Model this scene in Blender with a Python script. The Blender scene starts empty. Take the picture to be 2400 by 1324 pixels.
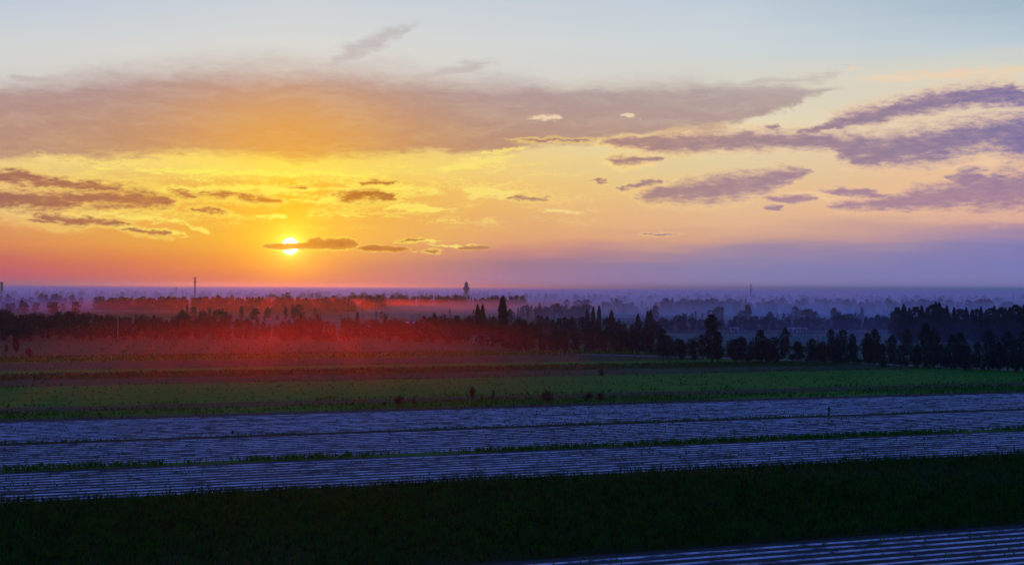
import bpy, math, random
import numpy as np
from mathutils import Vector, Matrix, Euler

# ------------------------------------------------------------------ camera
scene = bpy.context.scene
COL = scene.collection
IW, IH, F = 2400.0, 1324.0, 3485.0          # photograph size and focal length in its pixels
CAM_H = 22.0
PITCH = math.atan(11.0 / F)
ROLL = math.radians(0.31)
cam_d = bpy.data.cameras.new('camera')
cam = bpy.data.objects.new('camera', cam_d)
COL.objects.link(cam)
cam_d.sensor_width = 36.0
cam_d.lens = 36.0 * F / IW
cam_d.clip_start = 0.5
cam_d.clip_end = 120000.0
CROT = Matrix.Rotation(math.pi / 2 + PITCH, 4, 'X') @ Matrix.Rotation(ROLL, 4, 'Z')
cam.matrix_world = Matrix.Translation((0, 0, CAM_H)) @ CROT
scene.camera = cam


def px_dir(x, y):
    v = Vector((x - IW / 2, -(y - IH / 2), -F))
    return (CROT.to_3x3() @ v).normalized()


def px_ground(x, y, z=0.0):
    d = px_dir(x, y)
    k = (z - CAM_H) / d.z
    return Vector((d.x * k, d.y * k, z))


def px_azel(x, y):
    d = px_dir(x, y)
    return math.degrees(math.atan2(d.x, d.y)), math.degrees(math.asin(d.z))


def horizon_y(x):
    lo, hi = 600.0, 750.0
    for _ in range(40):
        m = (lo + hi) / 2
        if px_dir(x, m).z > 0: lo = m
        else: hi = m
    return lo


# ------------------------------------------------------------------ render settings
scene.render.engine = 'CYCLES'
cy = scene.cycles
cy.use_denoising = True
cy.use_adaptive_sampling = True
cy.adaptive_threshold = 0.012
cy.max_bounces = 6
cy.diffuse_bounces = 2
cy.glossy_bounces = 2
cy.transmission_bounces = 2
cy.transparent_max_bounces = 8
cy.volume_bounces = 3
cy.sample_clamp_indirect = 4.0
scene.view_settings.view_transform = 'Standard'
scene.view_settings.look = 'None'
scene.view_settings.exposure = 0.0
scene.view_settings.gamma = 1.0
scene.view_settings.use_curve_mapping = False

SUN_PX = (680.0, 577.0)
SUN_DIR = px_dir(*SUN_PX)
SUN_AZ, SUN_EL = px_azel(*SUN_PX)


def lin(r, g, b):
    def f(c):
        c /= 255.0
        return c / 12.92 if c <= 0.04045 else ((c + 0.055) / 1.055) ** 2.4
    return (f(r), f(g), f(b), 1.0)


# ------------------------------------------------------------------ node helpers
class NT:
    def __init__(self, tree):
        self.t = tree

    def node(self, kind, **kw):
        n = self.t.nodes.new(kind)
        for k, v in kw.items():
            setattr(n, k, v)
        return n

    def put(self, sock, val):
        if isinstance(val, bpy.types.NodeSocket):
            self.t.links.new(val, sock)
        elif val is not None:
            sock.default_value = val

    def m(self, op, a, b=None, c=None, clamp=False):
        n = self.node('ShaderNodeMath', operation=op, use_clamp=clamp)
        for i, v in enumerate((a, b, c)):
            if v is not None: self.put(n.inputs[i], v)
        return n.outputs[0]

    def vm(self, op, a, b=None, scale=None):
        n = self.node('ShaderNodeVectorMath', operation=op)
        self.put(n.inputs[0], a)
        if b is not None: self.put(n.inputs[1], b)
        if scale is not None: self.put(n.inputs['Scale'], scale)
        return n.outputs['Value'] if op in ('LENGTH', 'DOT_PRODUCT', 'DISTANCE') else n.outputs[0]

    def xyz(self, x=0.0, y=0.0, z=0.0):
        n = self.node('ShaderNodeCombineXYZ')
        for i, v in enumerate((x, y, z)): self.put(n.inputs[i], v)
        return n.outputs[0]

    def sep(self, v):
        n = self.node('ShaderNodeSeparateXYZ'); self.put(n.inputs[0], v)
        return n.outputs

    def ss(self, v, a, b, lo=0.0, hi=1.0, kind='SMOOTHSTEP'):
        n = self.node('ShaderNodeMapRange', interpolation_type=kind)
        n.clamp = True
        self.put(n.inputs['Value'], v)
        for nm, val in (('From Min', a), ('From Max', b), ('To Min', lo), ('To Max', hi)):
            self.put(n.inputs[nm], val)
        return n.outputs['Result']

    def mix(self, f, a, b, blend='MIX'):
        n = self.node('ShaderNodeMix', data_type='RGBA', blend_type=blend)
        n.clamp_factor = True
        self.put(n.inputs[0], f); self.put(n.inputs[6], a); self.put(n.inputs[7], b)
        return n.outputs[2]

    def noise(self, vec, scale, detail=4.0, rough=0.55, dist=0.0, lac=2.0, out=0):
        n = self.node('ShaderNodeTexNoise')
        self.put(n.inputs['Vector'], vec)
        n.inputs['Scale'].default_value = scale
        n.inputs['Detail'].default_value = detail
        n.inputs['Roughness'].default_value = rough
        n.inputs['Lacunarity'].default_value = lac
        n.inputs['Distortion'].default_value = dist
        return n.outputs[out]

    def mapping(self, vec, loc=(0, 0, 0), rot=(0, 0, 0), scale=(1, 1, 1), kind='POINT'):
        n = self.node('ShaderNodeMapping', vector_type=kind)
        self.put(n.inputs['Vector'], vec)
        n.inputs['Location'].default_value = loc
        n.inputs['Rotation'].default_value = rot
        n.inputs['Scale'].default_value = scale
        return n.outputs[0]

    def ramp(self, f, stops, interp='LINEAR'):
        n = self.node('ShaderNodeValToRGB')
        cr = n.color_ramp
        cr.interpolation = interp
        stops = sorted(stops, key=lambda s: s[0])
        while len(cr.elements) < len(stops): cr.elements.new(0.5)
        for e, (p, c) in zip(cr.elements, stops):
            e.position = max(0.0, min(1.0, p)); e.color = c
        self.put(n.inputs[0], f)
        return n.outputs[0]


# ------------------------------------------------------------------ world: sunset sky
PPD = F * math.pi / 180.0                     # photograph pixels per degree near the centre


def build_world():
    w = bpy.data.worlds.new('World')
    scene.world = w
    w.use_nodes = True
    t = w.node_tree
    t.nodes.clear()
    N = NT(t)
    out = N.node('ShaderNodeOutputWorld')
    bg = N.node('ShaderNodeBackground')
    t.links.new(bg.outputs[0], out.inputs[0])
    tc = N.node('ShaderNodeTexCoord')
    d = N.vm('NORMALIZE', tc.outputs['Generated'])
    x, y, z = N.sep(d)
    az = N.m('MULTIPLY', N.m('ARCTAN2', x, y), 180 / math.pi)
    el = N.m('MULTIPLY', N.m('ARCSINE', z), 180 / math.pi)
    P = N.xyz(az, el, 0.0)

    # gentle uneven edge of the haze banks along the horizon
    nb = N.noise(N.mapping(P, scale=(0.25, 2.2, 1)), 1.0, 4, 0.55)
    el_w = N.m('ADD', el, N.m('MULTIPLY', N.m('SUBTRACT', nb, 0.5), N.ss(az, -6.0, 6.0, 0.35, 0.95)))
    fac = N.m('POWER', N.m('DIVIDE', N.m('MAXIMUM', el_w, 0.0), 90.0, clamp=True), 0.5)

    def ef(e): return math.sqrt(max(e, 0) / 90.0)

    def column(xp, samples, upper):
        st = []
        for yp, c in samples:
            st.append((ef(px_azel(xp, yp)[1]), lin(*c)))
        for e, c in upper:
            st.append((ef(e), c))
        return N.ramp(fac, st)

    up = [(20, (.28, .41, .68, 1)), (36, (.07, .20, .80, 1)), (90, (.02, .10, .82, 1))]
    c0 = column(0, [(0, (194, 204, 218)), (100, (210, 213, 212)), (200, (212, 207, 200)), (300, (235, 205, 160)), (365, (250, 215, 140)),
                    (400, (226, 192, 132)), (470, (228, 170, 105)), (520, (228, 158, 98)), (570, (220, 140, 85)), (605, (205, 110, 90)),
                    (640, (198, 92, 105)), (664, (180, 95, 125))], up)
    c1 = column(680, [(0, (206, 212, 217)), (100, (219, 218, 212)), (200, (225, 210, 190)), (300, (240, 200, 120)), (360, (255, 213, 75)), (400, (255, 226, 84)),
                      (430, (250, 188, 36)), (500, (250, 186, 34)), (560, (252, 190, 36)), (610, (246, 158, 42)), (640, (232, 134, 44)), (668, (196, 96, 50))], up)
    c2 = column(1200, [(0, (200, 208, 216)), (100, (212, 215, 213)), (180, (216, 212, 205)), (300, (232, 212, 165)), (380, (240, 208, 130)),
                       (450, (242, 196, 114)), (500, (234, 180, 112)), (560, (230, 168, 116)), (588, (206, 140, 126)), (620, (160, 122, 142)),
                       (655, (164, 124, 158)), (672, (158, 118, 160))], up)
    c3 = column(1700, [(0, (194, 206, 218)), (100, (206, 214, 216)), (200, (216, 211, 196)), (280, (232, 219, 184)), (400, (224, 204, 160)),
                       (450, (230, 195, 146)), (520, (230, 184, 144)), (560, (214, 164, 140)), (588, (166, 140, 160)), (630, (136, 130, 175)),
                       (674, (148, 134, 182))], up)
    c4 = column(2400, [(0, (164, 186, 202)), (100, (190, 205, 215)), (170, (224, 215, 190)), (230, (216, 206, 190)), (300, (226, 206, 180)),
                       (400, (238, 190, 150)), (490, (236, 180, 150)), (528, (186, 146, 160)), (570, (132, 126, 180)), (620, (126, 124, 182)),
                       (677, (138, 130, 184))], [(20, (.18, .35, .66, 1)), (36, (.06, .19, .80, 1)), (90, (.02, .10, .82, 1))])
    far = N.ramp(fac, [(ef(0), (.11, .12, .36, 1)), (ef(4), (.14, .14, .40, 1)), (ef(10), (.13, .18, .52, 1)), (ef(22), (.08, .17, .66, 1)),
                       (ef(45), (.035, .13, .80, 1)), (ef(90), (.02, .10, .82, 1))])
    a0, a1, a2, a3, a4 = (px_azel(v, 600)[0] for v in (0, 680, 1200, 1700, 2400))
    col = N.mix(N.ss(az, a0, a1, kind='LINEAR'), c0, c1)
    col = N.mix(N.ss(az, a1, a2, kind='LINEAR'), col, c2)
    col = N.mix(N.ss(az, a2, a3, kind='LINEAR'), col, c3)
    col = N.mix(N.ss(az, a3, a4, kind='LINEAR'), col, c4)
    away = N.ss(N.m('ABSOLUTE', N.m('SUBTRACT', az, SUN_AZ)), 30.0, 110.0)
    col = N.mix(away, col, far)

    # --- clouds -------------------------------------------------------
    wv = N.node('ShaderNodeTexNoise')
    N.put(wv.inputs['Vector'], N.mapping(P, scale=(0.55, 1.4, 1)))
    wv.inputs['Scale'].default_value = 1.0
    wv.inputs['Detail'].default_value = 6
    wv.inputs['Roughness'].default_value = 0.62
    warp = N.vm('SUBTRACT', wv.outputs['Color'], (0.5, 0.5, 0.5))
    PW = N.vm('ADD', P, N.vm('MULTIPLY', warp, (1.5, 0.55, 0.0)))
    wv2 = N.node('ShaderNodeTexNoise')
    N.put(wv2.inputs['Vector'], N.mapping(P, scale=(2.2, 4.6, 1)))
    wv2.inputs['Scale'].default_value = 1.0
    wv2.inputs['Detail'].default_value = 4
    wv2.inputs['Roughness'].default_value = 0.6
    PT = N.vm('ADD', PW, N.vm('MULTIPLY', N.vm('SUBTRACT', wv2.outputs['Color'], (0.5, 0.5, 0.5)), (0.95, 0.34, 0.0)))
    PS = N.vm('ADD', P, N.vm('MULTIPLY', warp, (3.0, 1.0, 0.0)))
    fine = N.noise(N.mapping(P, scale=(0.9, 3.2, 1), rot=(0, 0, math.radians(-5))), 1.6, 8, 0.68)
    fine0 = N.m('SUBTRACT', fine, 0.5)
    tiny = N.noise(N.mapping(P, scale=(3.6, 8.5, 1), rot=(0, 0, math.radians(-6))), 1.6, 5, 0.65)
    tiny0 = N.m('SUBTRACT', tiny, 0.5)
    streaks = N.noise(N.mapping(PS, scale=(0.22, 1.5, 1), rot=(0, 0, math.radians(-14))), 1.5, 6, 0.6)

    AZ0, AZ1, NP = -26.0, 26.0, 209
    GRID = np.linspace(AZ0, AZ1, NP)
    M0, MR, H0, HR, RR = -1.0, 14.0, -2.0, 5.0, 2.5      # packing of centre line, half height and roughness scale

    def pack(ells):
        """Split the ellipses into bands that hold one cloud, or one merged group, at each azimuth."""
        E = []
        for e in ells:
            ca, ce = px_azel(e[0], e[1])
            E.append((ca, ce, e[2] / PPD, e[3] / PPD, math.tan(math.radians(e[4] if len(e) > 4 else 0.0))))
        bands = []
        for ca, ce, ra_, re, sl in sorted(E, key=lambda v: -v[2]):
            for bd in bands:
                ok = True
                for (cb, cf, rb, rf, sb) in bd:
                    if abs(ca - cb) < ra_ + rb + 0.25:
                        lo, hi = max(ca - ra_, cb - rb), min(ca + ra_, cb + rb)
                        if lo >= hi: ok = False; break
                        mid = (lo + hi) / 2
                        gap = abs((ce + sl * (mid - ca)) - (cf + sb * (mid - cb)))
                        if gap > max(re, rf) * 1.05: ok = False; break
                if ok:
                    bd.append((ca, ce, ra_, re, sl)); break
            else:
                bands.append([(ca, ce, ra_, re, sl)])
        res = []
        for bd in bands:
            mid = np.zeros(NP); half = np.full(NP, -9.0); rr = np.full(NP, 0.2)
            for i, g in enumerate(GRID):
                top, bot, best = -99.0, 99.0, None
                for (ca, ce, ra_, re, sl) in bd:
                    dx = (g - ca) / ra_
                    c = ce + sl * (g - ca)
                    if abs(dx) < 1:
                        h = re * math.sqrt(1 - dx * dx)
                        top, bot = max(top, c + h), min(bot, c - h)
                    out_ = re * (1 - dx * dx)
                    if best is None or out_ / re > best[0]: best = (out_ / re, c, out_, re)
                if top > bot:
                    mid[i], half[i] = (top + bot) / 2, (top - bot) / 2
                else:
                    mid[i], half[i] = best[1], max(-1.9, best[2])
                rr[i] = max(best[3], half[i])
            res.append((mid, half, rr))
        return res

    def band(vec_u, vec_el, tab):
        n = N.node('ShaderNodeRGBCurve')
        N.put(n.inputs['Color'], vec_u)
        mp = n.mapping
        mp.use_clip = False
        mp.extend = 'HORIZONTAL'
        for k, arr in enumerate(((tab[0] - M0) / MR, (tab[1] - H0) / HR, tab[2] / RR)):
            arr = np.clip(arr, 0, 1)
            pts = mp.curves[k].points
            pts[0].location = (0.0, float(arr[0])); pts[1].location = (1.0, float(arr[-1]))
            for i in range(1, NP - 1):
                if abs(arr[i] - (arr[i - 1] + arr[i + 1]) / 2) > 2e-5:
                    pts.new(i / (NP - 1), float(arr[i]))
            for p in pts: p.handle_type = 'VECTOR'
        mp.update()
        r, g, b_ = N.sep(n.outputs[0])
        c = N.m('MULTIPLY_ADD', r, MR, M0)
        h = N.m('MULTIPLY_ADD', g, HR, H0)
        w_ = N.m('MULTIPLY', b_, RR)
        return N.m('DIVIDE', N.m('SUBTRACT', N.m('ABSOLUTE', N.m('SUBTRACT', vec_el, c)), h), w_)   # 0 at the edge, -1 deep inside

    def union(vec, ells, kx=1.0, ky=1.0):
        ells = [(e[0], e[1], e[2] * kx, e[3] * ky) + tuple(e[4:]) for e in ells]
        vx, vy, _ = N.sep(vec)
        uu = N.m('DIVIDE', N.m('SUBTRACT', vx, AZ0), AZ1 - AZ0)
        vu = N.xyz(uu, uu, uu)
        cur = None
        for tab in pack(ells):
            D = band(vu, vy, tab)
            cur = D if cur is None else N.m('MINIMUM', cur, D)
        return N.m('ADD', cur, 1.0)

    inframe = N.ss(N.m('ABSOLUTE', az), 25.5, 21.5)
    # high veil above the sun
    veil = union(PS, [(250, 280, 520, 88, 3), (700, 258, 600, 110), (1080, 268, 330, 92), (-250, 290, 500, 84),
                      (1450, 258, 430, 62, 3), (1700, 228, 230, 26, 3), (1250, 285, 300, 60, 5)])
    veil = N.m('ADD', veil, N.m('MULTIPLY', fine0, 0.34))
    va = N.ss(veil, N.ss(el, 6.2, 7.6, 1.16, 1.36), N.ss(el, 6.2, 8.2, 0.82, 0.20))
    va = N.m('MULTIPLY', va, N.ss(streaks, 0.30, 0.58, 0.84, 1.0))
    streak = union(PS, [(850, 112, 130, 20, 24), (1040, 165, 120, 15, 12), (1800, 190, 170, 13, 4), (120, 190, 120, 12, 0)])
    va = N.m('MAXIMUM', va, N.m('MULTIPLY', N.ss(N.m('ADD', streak, N.m('MULTIPLY', fine0, 0.8)), 1.4, 0.0), 0.45))
    dsun = N.m('ABSOLUTE', N.m('SUBTRACT', az, SUN_AZ))
    near_az = N.ss(dsun, 11.0, 0.0)
    low = N.ss(el, 8.6, 4.9)
    vcol = N.mix(N.ss(az, -6.0, 12.0), lin(168, 144, 152), lin(178, 166, 166))
    vcol = N.mix(N.m('MULTIPLY', low, 0.85), vcol, N.mix(N.ss(dsun, 17.0, 4.0), lin(176, 136, 124), lin(192, 140, 100)))
    vcol = N.mix(N.m('MULTIPLY', N.m('MULTIPLY', near_az, near_az), N.ss(el, 9.5, 5.0)), vcol, lin(232, 162, 72))
    vcol = N.mix(N.m('MULTIPLY', N.ss(fine, 0.40, 0.75), 0.12), vcol, lin(226, 196, 170))
    col = N.mix(N.m('MULTIPLY', N.m('MULTIPLY', va, inframe), 0.95), col, vcol)

    # bright wisps lit from below
    wis = union(PT, [(370, 512, 70, 11, -8), (300, 530, 60, 8, -12), (395, 545, 50, 8, -10), (240, 500, 90, 9, -6), (60, 500, 60, 9, -8), (470, 537, 32, 9, -20), (630, 505, 50, 8), (830, 506, 45, 4),
                     (560, 405, 260, 9), (720, 410, 220, 7), (440, 400, 130, 6), (640, 444, 130, 15), (760, 470, 70, 8), (960, 487, 75, 9),
                     (1020, 491, 50, 6, 5), (1110, 384, 100, 14, 10), (1150, 452, 80, 17), (1280, 279, 46, 9), (1476, 273, 30, 7),
                     (1995, 161, 36, 6, 4), (250, 393, 42, 3), (900, 444, 130, 17), (520, 446, 150, 12), (1190, 352, 60, 8, 10),
                     (980, 565, 60, 5), (1320, 494, 60, 6), (1480, 386, 70, 14), (1060, 574, 70, 4), (120, 500, 160, 12, -6),
                     (2200, 175, 200, 14, 2), (2300, 385, 120, 14, 3), (1930, 455, 90, 14, 0), (2090, 395, 120, 7, 2)])
    wm = N.m('MULTIPLY', inframe, N.ss(N.m('ADD', wis, N.m('MULTIPLY', fine0, 3.2)), 1.15, 0.25))
    ridge = N.m('SUBTRACT', 1.0, N.m('MULTIPLY', N.m('ABSOLUTE', N.m('ADD', fine0, N.m('MULTIPLY', tiny0, 0.5))), 9.0))
    field = N.m('MULTIPLY', N.m('MULTIPLY', N.ss(el, 1.9, 2.8), N.ss(el, 5.4, 4.6)), N.m('MULTIPLY', N.ss(az, -21.0, -15.0), N.ss(az, 7.0, -1.0)))
    field = N.m('MULTIPLY', field, N.ss(streaks, 0.46, 0.62))
    wm = N.m('MAXIMUM', wm, N.m('MULTIPLY', N.m('MULTIPLY', N.ss(ridge, 0.15, 0.9), field), 0.8))
    wcol = N.mix(N.ss(dsun, 1.0, 15.0), lin(255, 238, 92), lin(252, 216, 150))
    wcol = N.mix(N.ss(el, 5.6, 6.4), wcol, lin(246, 220, 182))
    wcol = N.mix(N.ss(dsun, 15.0, 26.0), wcol, lin(246, 206, 170))
    col = N.mix(N.m('MULTIPLY', wm, N.ss(dsun, 8.0, 22.0, 0.85, 0.55)), col, wcol)

    # darker clouds
    big = union(PT, [(2200, 237, 170, 21, 9), (2050, 268, 110, 18, 11), (2300, 213, 92, 7, 5), (1930, 300, 62, 9, 12), (1850, 314, 42, 4, 5),
                     (2360, 240, 95, 10), (2250, 326, 260, 36, 7), (1950, 331, 200, 18, 0), (1700, 336, 180, 19, 3),
                     (1600, 326, 130, 15, 5), (1480, 334, 82, 11), (2120, 352, 130, 32), (2060, 372, 60, 20, 5), (2420, 300, 120, 36, 5),
                     (1755, 309, 20, 6), (1812, 303, 18, 6), (1690, 441, 150, 27, 6), (1800, 416, 92, 17, 8), (1600, 455, 92, 17),
                     (1850, 466, 62, 8), (1815, 488, 28, 6), (1560, 452, 52, 19, 10), (2250, 458, 170, 28, 5), (2360, 440, 92, 35),
                     (2270, 418, 42, 22), (2080, 472, 130, 13, 6), (2000, 450, 82, 7, -3), (2370, 472, 130, 20), (2600, 330, 220, 40, 5), (2650, 450, 240, 36)], 1.08, 1.35)
    sm = union(PT, [(1475, 375, 48, 10), (1530, 372, 30, 6, 8), (1488, 433, 32, 7, 12), (1521, 426, 26, 7, 5), (1405, 425, 24, 4),
                    (1242, 464, 42, 6, 3), (1300, 328, 84, 4), (1545, 548, 42, 3),
                    (90, 424, 112, 13, -5), (210, 432, 112, 11, -6), (290, 441, 82, 6, -5), (150, 470, 200, 22, 2), (310, 468, 92, 19),
                    (60, 486, 72, 14, -10), (0, 456, 110, 18), (140, 514, 56, 13, -12), (90, 517, 30, 6, -5), (265, 521, 36, 6),
                    (382, 549, 26, 5, -5), (430, 457, 36, 8, -10), (520, 457, 46, 8), (610, 467, 46, 8, -3), (490, 494, 40, 5, -4),
                    (885, 428, 42, 6), (840, 461, 56, 13, 5), (900, 463, 33, 6), (700, 440, 20, 5), (-200, 450, 200, 20, -3),
                    (1012, 588, 22, 4), (965, 562, 30, 3), (200, 515, 60, 6, -8), (330, 540, 40, 5, -8), (40, 400, 60, 4)], 1.1, 1.4)
    bar = union(N.vm('ADD', P, N.vm('MULTIPLY', warp, (0.55, 0.22, 0.0))),
                [(676, 576.5, 62, 8.5), (768, 575, 68, 11), (806, 570, 30, 15), (744, 568, 24, 13), (776, 571, 40, 12), (900, 583, 62, 8), (880, 578, 34, 7), (1110, 581, 40, 6)])
    fb = N.m('ADD', fine0, N.m('MULTIPLY', tiny0, 0.28))
    dens_b = N.m('ADD', big, N.m('MULTIPLY', fb, 1.7))
    dens_s = N.m('ADD', sm, N.m('MULTIPLY', fb, 2.3))
    dens_r = N.m('ADD', bar, N.m('MULTIPLY', N.m('ADD', fb, N.m('MULTIPLY', tiny0, 0.7)), 0.95))
    ba = N.ss(dens_b, 1.30, 0.32)
    sa = N.ss(dens_s, 1.30, 0.15)
    ra = N.ss(dens_r, 1.06, 0.80)
    # the same kind of broken cloud goes on around the rest of the sky
    gen = N.noise(N.mapping(PW, scale=(0.09, 0.42, 1)), 1.0, 5, 0.6)
    gen = N.m('MULTIPLY', N.ss(N.m('ADD', gen, N.m('MULTIPLY', fine0, 0.25)), 0.58, 0.66), N.m('MULTIPLY', N.ss(el, 13.0, 8.0), N.ss(el, 1.5, 3.0)))
    gen = N.m('MULTIPLY', gen, N.m('SUBTRACT', 1.0, inframe))
    alpha = N.m('MAXIMUM', N.m('MULTIPLY', inframe, N.m('MAXIMUM', N.m('MAXIMUM', ba, sa), ra)), gen)
    rim = N.m('MULTIPLY', inframe, N.m('MAXIMUM', N.ss(dens_b, 1.7, 0.95), N.m('MAXIMUM', N.m('MULTIPLY', N.ss(dens_s, 2.2, 0.7), N.ss(dsun, 24.0, 10.0, 0.5, 1.0)), N.m('MULTIPLY', N.ss(dens_r, 1.25, 0.98), N.ss(fine, 0.36, 0.56, 0.25, 1.0)))))
    rcol = N.mix(N.ss(dsun, 2.0, 22.0), lin(255, 226, 92), lin(242, 200, 160))
    col = N.mix(N.m('MULTIPLY', rim, N.ss(dsun, 5.0, 25.0, 0.7, 0.35)), col, rcol)
    ccol = N.ramp(N.ss(az, a0, a4 + 6, kind='LINEAR'),
                  [(0.0, lin(156, 98, 84)), (0.14, lin(176, 108, 70)), (0.235, lin(212, 130, 24)), (0.30, lin(186, 108, 36)),
                   (0.36, lin(176, 112, 56)), (0.46, lin(168, 126, 120)), (0.62, lin(158, 130, 138)), (0.75, lin(140, 120, 148)),
                   (0.87, lin(114, 106, 160)), (1.0, lin(104, 100, 158))])
    thin = N.m('MULTIPLY', N.ss(N.m('MINIMUM', N.m('MINIMUM', dens_b, dens_s), dens_r), 0.1, 1.1), 0.6)
    ccol = N.mix(thin, ccol, N.mix(N.ss(dsun, 3.0, 22.0), lin(240, 170, 70), lin(214, 178, 170)))
    pink = N.m('MULTIPLY', N.ss(el, 5.2, 3.2), N.ss(az, 4.0, 12.0))
    ccol = N.mix(N.m('MULTIPLY', pink, 0.75), ccol, lin(172, 132, 150))
    ccol = N.mix(N.m('MULTIPLY', N.ss(fine, 0.35, 0.75), 0.35), ccol, N.mix(N.ss(dsun, 3.0, 20.0), lin(235, 160, 60), lin(200, 160, 160)))

    # sun disc and its glow, behind the clouds
    sd = N.vm('DOT_PRODUCT', d, tuple(SUN_DIR))
    ang = N.m('MULTIPLY', N.m('ARCCOSINE', N.m('MINIMUM', sd, 0.9999999)), 180 / math.pi)
    g1 = N.m('MULTIPLY', N.m('POWER', 2.718, N.m('MULTIPLY', ang, -1.05)), 0.78)
    g2 = N.m('MULTIPLY', N.m('POWER', 2.718, N.m('MULTIPLY', ang, -4.5)), 1.6)
    col = N.mix(1.0, col, N.vm('SCALE', (1.0, 0.66, 0.02), scale=g1), 'ADD')
    col = N.mix(1.0, col, N.vm('SCALE', (1.0, 0.80, 0.25), scale=g2), 'ADD')
    col = N.mix(N.m('MULTIPLY', alpha, 0.94), col, N.mix(1.0, ccol, N.vm('SCALE', (0.35, 0.2, 0.0), scale=g1), 'ADD'))

    disc = N.m('MULTIPLY', N.ss(ang, 0.345, 0.27), N.m('SUBTRACT', 1.0, N.ss(alpha, 0.25, 0.85)))
    col = N.mix(disc, col, (6.0, 4.9, 2.4, 1))

    # the clear upper sky
    sky = N.node('ShaderNodeTexSky')
    sky.sky_type = 'NISHITA'
    sky.sun_disc = False
    sky.sun_elevation = math.radians(SUN_EL)
    sky.sun_rotation = math.radians(SUN_AZ)
    sky.altitude = 1000
    sky.dust_density = 2.0
    upsky = N.vm('SCALE', sky.outputs[0], scale=0.10)
    col = N.mix(N.ss(el, 14.0, 48.0, 0.0, 0.15), col, upsky)
    N.put(bg.inputs['Color'], col)
    bg.inputs['Strength'].default_value = 1.0
    w.cycles.sampling_method = 'MANUAL'
    w.cycles.sample_map_resolution = 512


build_world()

sun_d = bpy.data.lights.new('sun', 'SUN')
sun_d.energy = 0.8
sun_d.color = (1.0, 0.08, 0.0)
sun_d.angle = math.radians(0.53)
sun = bpy.data.objects.new('sun', sun_d)
COL.objects.link(sun)
sun.rotation_euler = SUN_DIR.to_track_quat('Z', 'Y').to_euler()
sun.location = (0, 0, 200)

# ------------------------------------------------------------------ mesh helpers
rng = np.random.default_rng(7)
random.seed(7)


def mesh_np(name, verts, faces, mat=None, smooth=False):
    """faces: int array (n,3) or (n,4), or a list of both"""
    groups = faces if isinstance(faces, list) else [faces]
    groups = [np.asarray(g, dtype=np.int32) for g in groups if len(g)]
    verts = np.asarray(verts, dtype=np.float32)
    me = bpy.data.meshes.new(name)
    me.vertices.add(len(verts))
    me.vertices.foreach_set('co', verts.ravel())
    nl = sum(g.size for g in groups)
    nf = sum(len(g) for g in groups)
    me.loops.add(nl)
    me.polygons.add(nf)
    me.loops.foreach_set('vertex_index', np.concatenate([g.ravel() for g in groups]))
    tot = np.concatenate([np.full(len(g), g.shape[1], dtype=np.int32) for g in groups])
    start = np.concatenate([[0], np.cumsum(tot)[:-1]]).astype(np.int32)
    me.polygons.foreach_set('loop_start', start)
    me.polygons.foreach_set('loop_total', tot)
    if smooth:
        me.polygons.foreach_set('use_smooth', np.ones(nf, dtype=bool))
    me.update(calc_edges=True)
    if mat: me.materials.append(mat)
    return me


class MB:
    """collects simple solids into one mesh"""
    def __init__(self):
        self.v, self.q, self.tr = [], [], []

    def box(self, c, s, rz=0.0):
        x, y, z = s[0] / 2, s[1] / 2, s[2] / 2
        b = len(self.v)
        cs, sn = math.cos(rz), math.sin(rz)
        for dx, dy, dz in ((-x, -y, -z), (x, -y, -z), (x, y, -z), (-x, y, -z), (-x, -y, z), (x, -y, z), (x, y, z), (-x, y, z)):
            self.v.append((c[0] + dx * cs - dy * sn, c[1] + dx * sn + dy * cs, c[2] + dz))
        for f in ((0, 3, 2, 1), (4, 5, 6, 7), (0, 1, 5, 4), (1, 2, 6, 5), (2, 3, 7, 6), (3, 0, 4, 7)):
            self.q.append(tuple(b + i for i in f))
        return self

    def bar(self, p0, p1, r0, r1=None, n=6):
        r1 = r0 if r1 is None else r1
        p0, p1 = Vector(p0), Vector(p1)
        d = (p1 - p0).normalized()
        u = d.orthogonal().normalized(); w = d.cross(u)
        b = len(self.v)
        for p, r in ((p0, r0), (p1, r1)):
            for i in range(n):
                a = 2 * math.pi * i / n
                self.v.append(tuple(p + u * (r * math.cos(a)) + w * (r * math.sin(a))))
        for i in range(n):
            j = (i + 1) % n
            self.q.append((b + i, b + j, b + n + j, b + n + i))
        for base, order in ((b, -1), (b + n, 1)):
            k = len(self.v)
            self.v.append(tuple(p0 if base == b else p1))
            for i in range(n):
                j = (i + 1) % n
                self.tr.append((k, base + j, base + i) if order < 0 else (k, base + i, base + j))
        return self

    def lathe(self, prof, n=20, c=(0, 0, 0)):
        b = len(self.v)
        for r, z in prof:
            for i in range(n):
                a = 2 * math.pi * i / n
                self.v.append((c[0] + r * math.cos(a), c[1] + r * math.sin(a), c[2] + z))
        for k in range(len(prof) - 1):
            for i in range(n):
                j = (i + 1) % n
                self.q.append((b + k * n + i, b + k * n + j, b + (k + 1) * n + j, b + (k + 1) * n + i))
        return self

    def tube(self, pts, r, n=5):
        for a, b_ in zip(pts[:-1], pts[1:]): self.bar(a, b_, r, r, n)
        return self

    def mesh(self, name, mat, smooth=False):
        fs = []
        if self.q: fs.append(np.array(self.q))
        if self.tr: fs.append(np.array(self.tr))
        return mesh_np(name, self.v, fs, mat, smooth)


def link(name, me, parent=None, loc=(0, 0, 0), rz=0.0, scale=None):
    o = bpy.data.objects.new(name, me)
    COL.objects.link(o)
    if parent is not None: o.parent = parent
    o.location = loc
    o.rotation_euler = (0, 0, rz)
    if scale is not None: o.scale = scale
    return o


def tag(o, label, cat, group=None):
    o['label'] = label; o['category'] = cat
    if group: o['group'] = group
    return o


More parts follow.
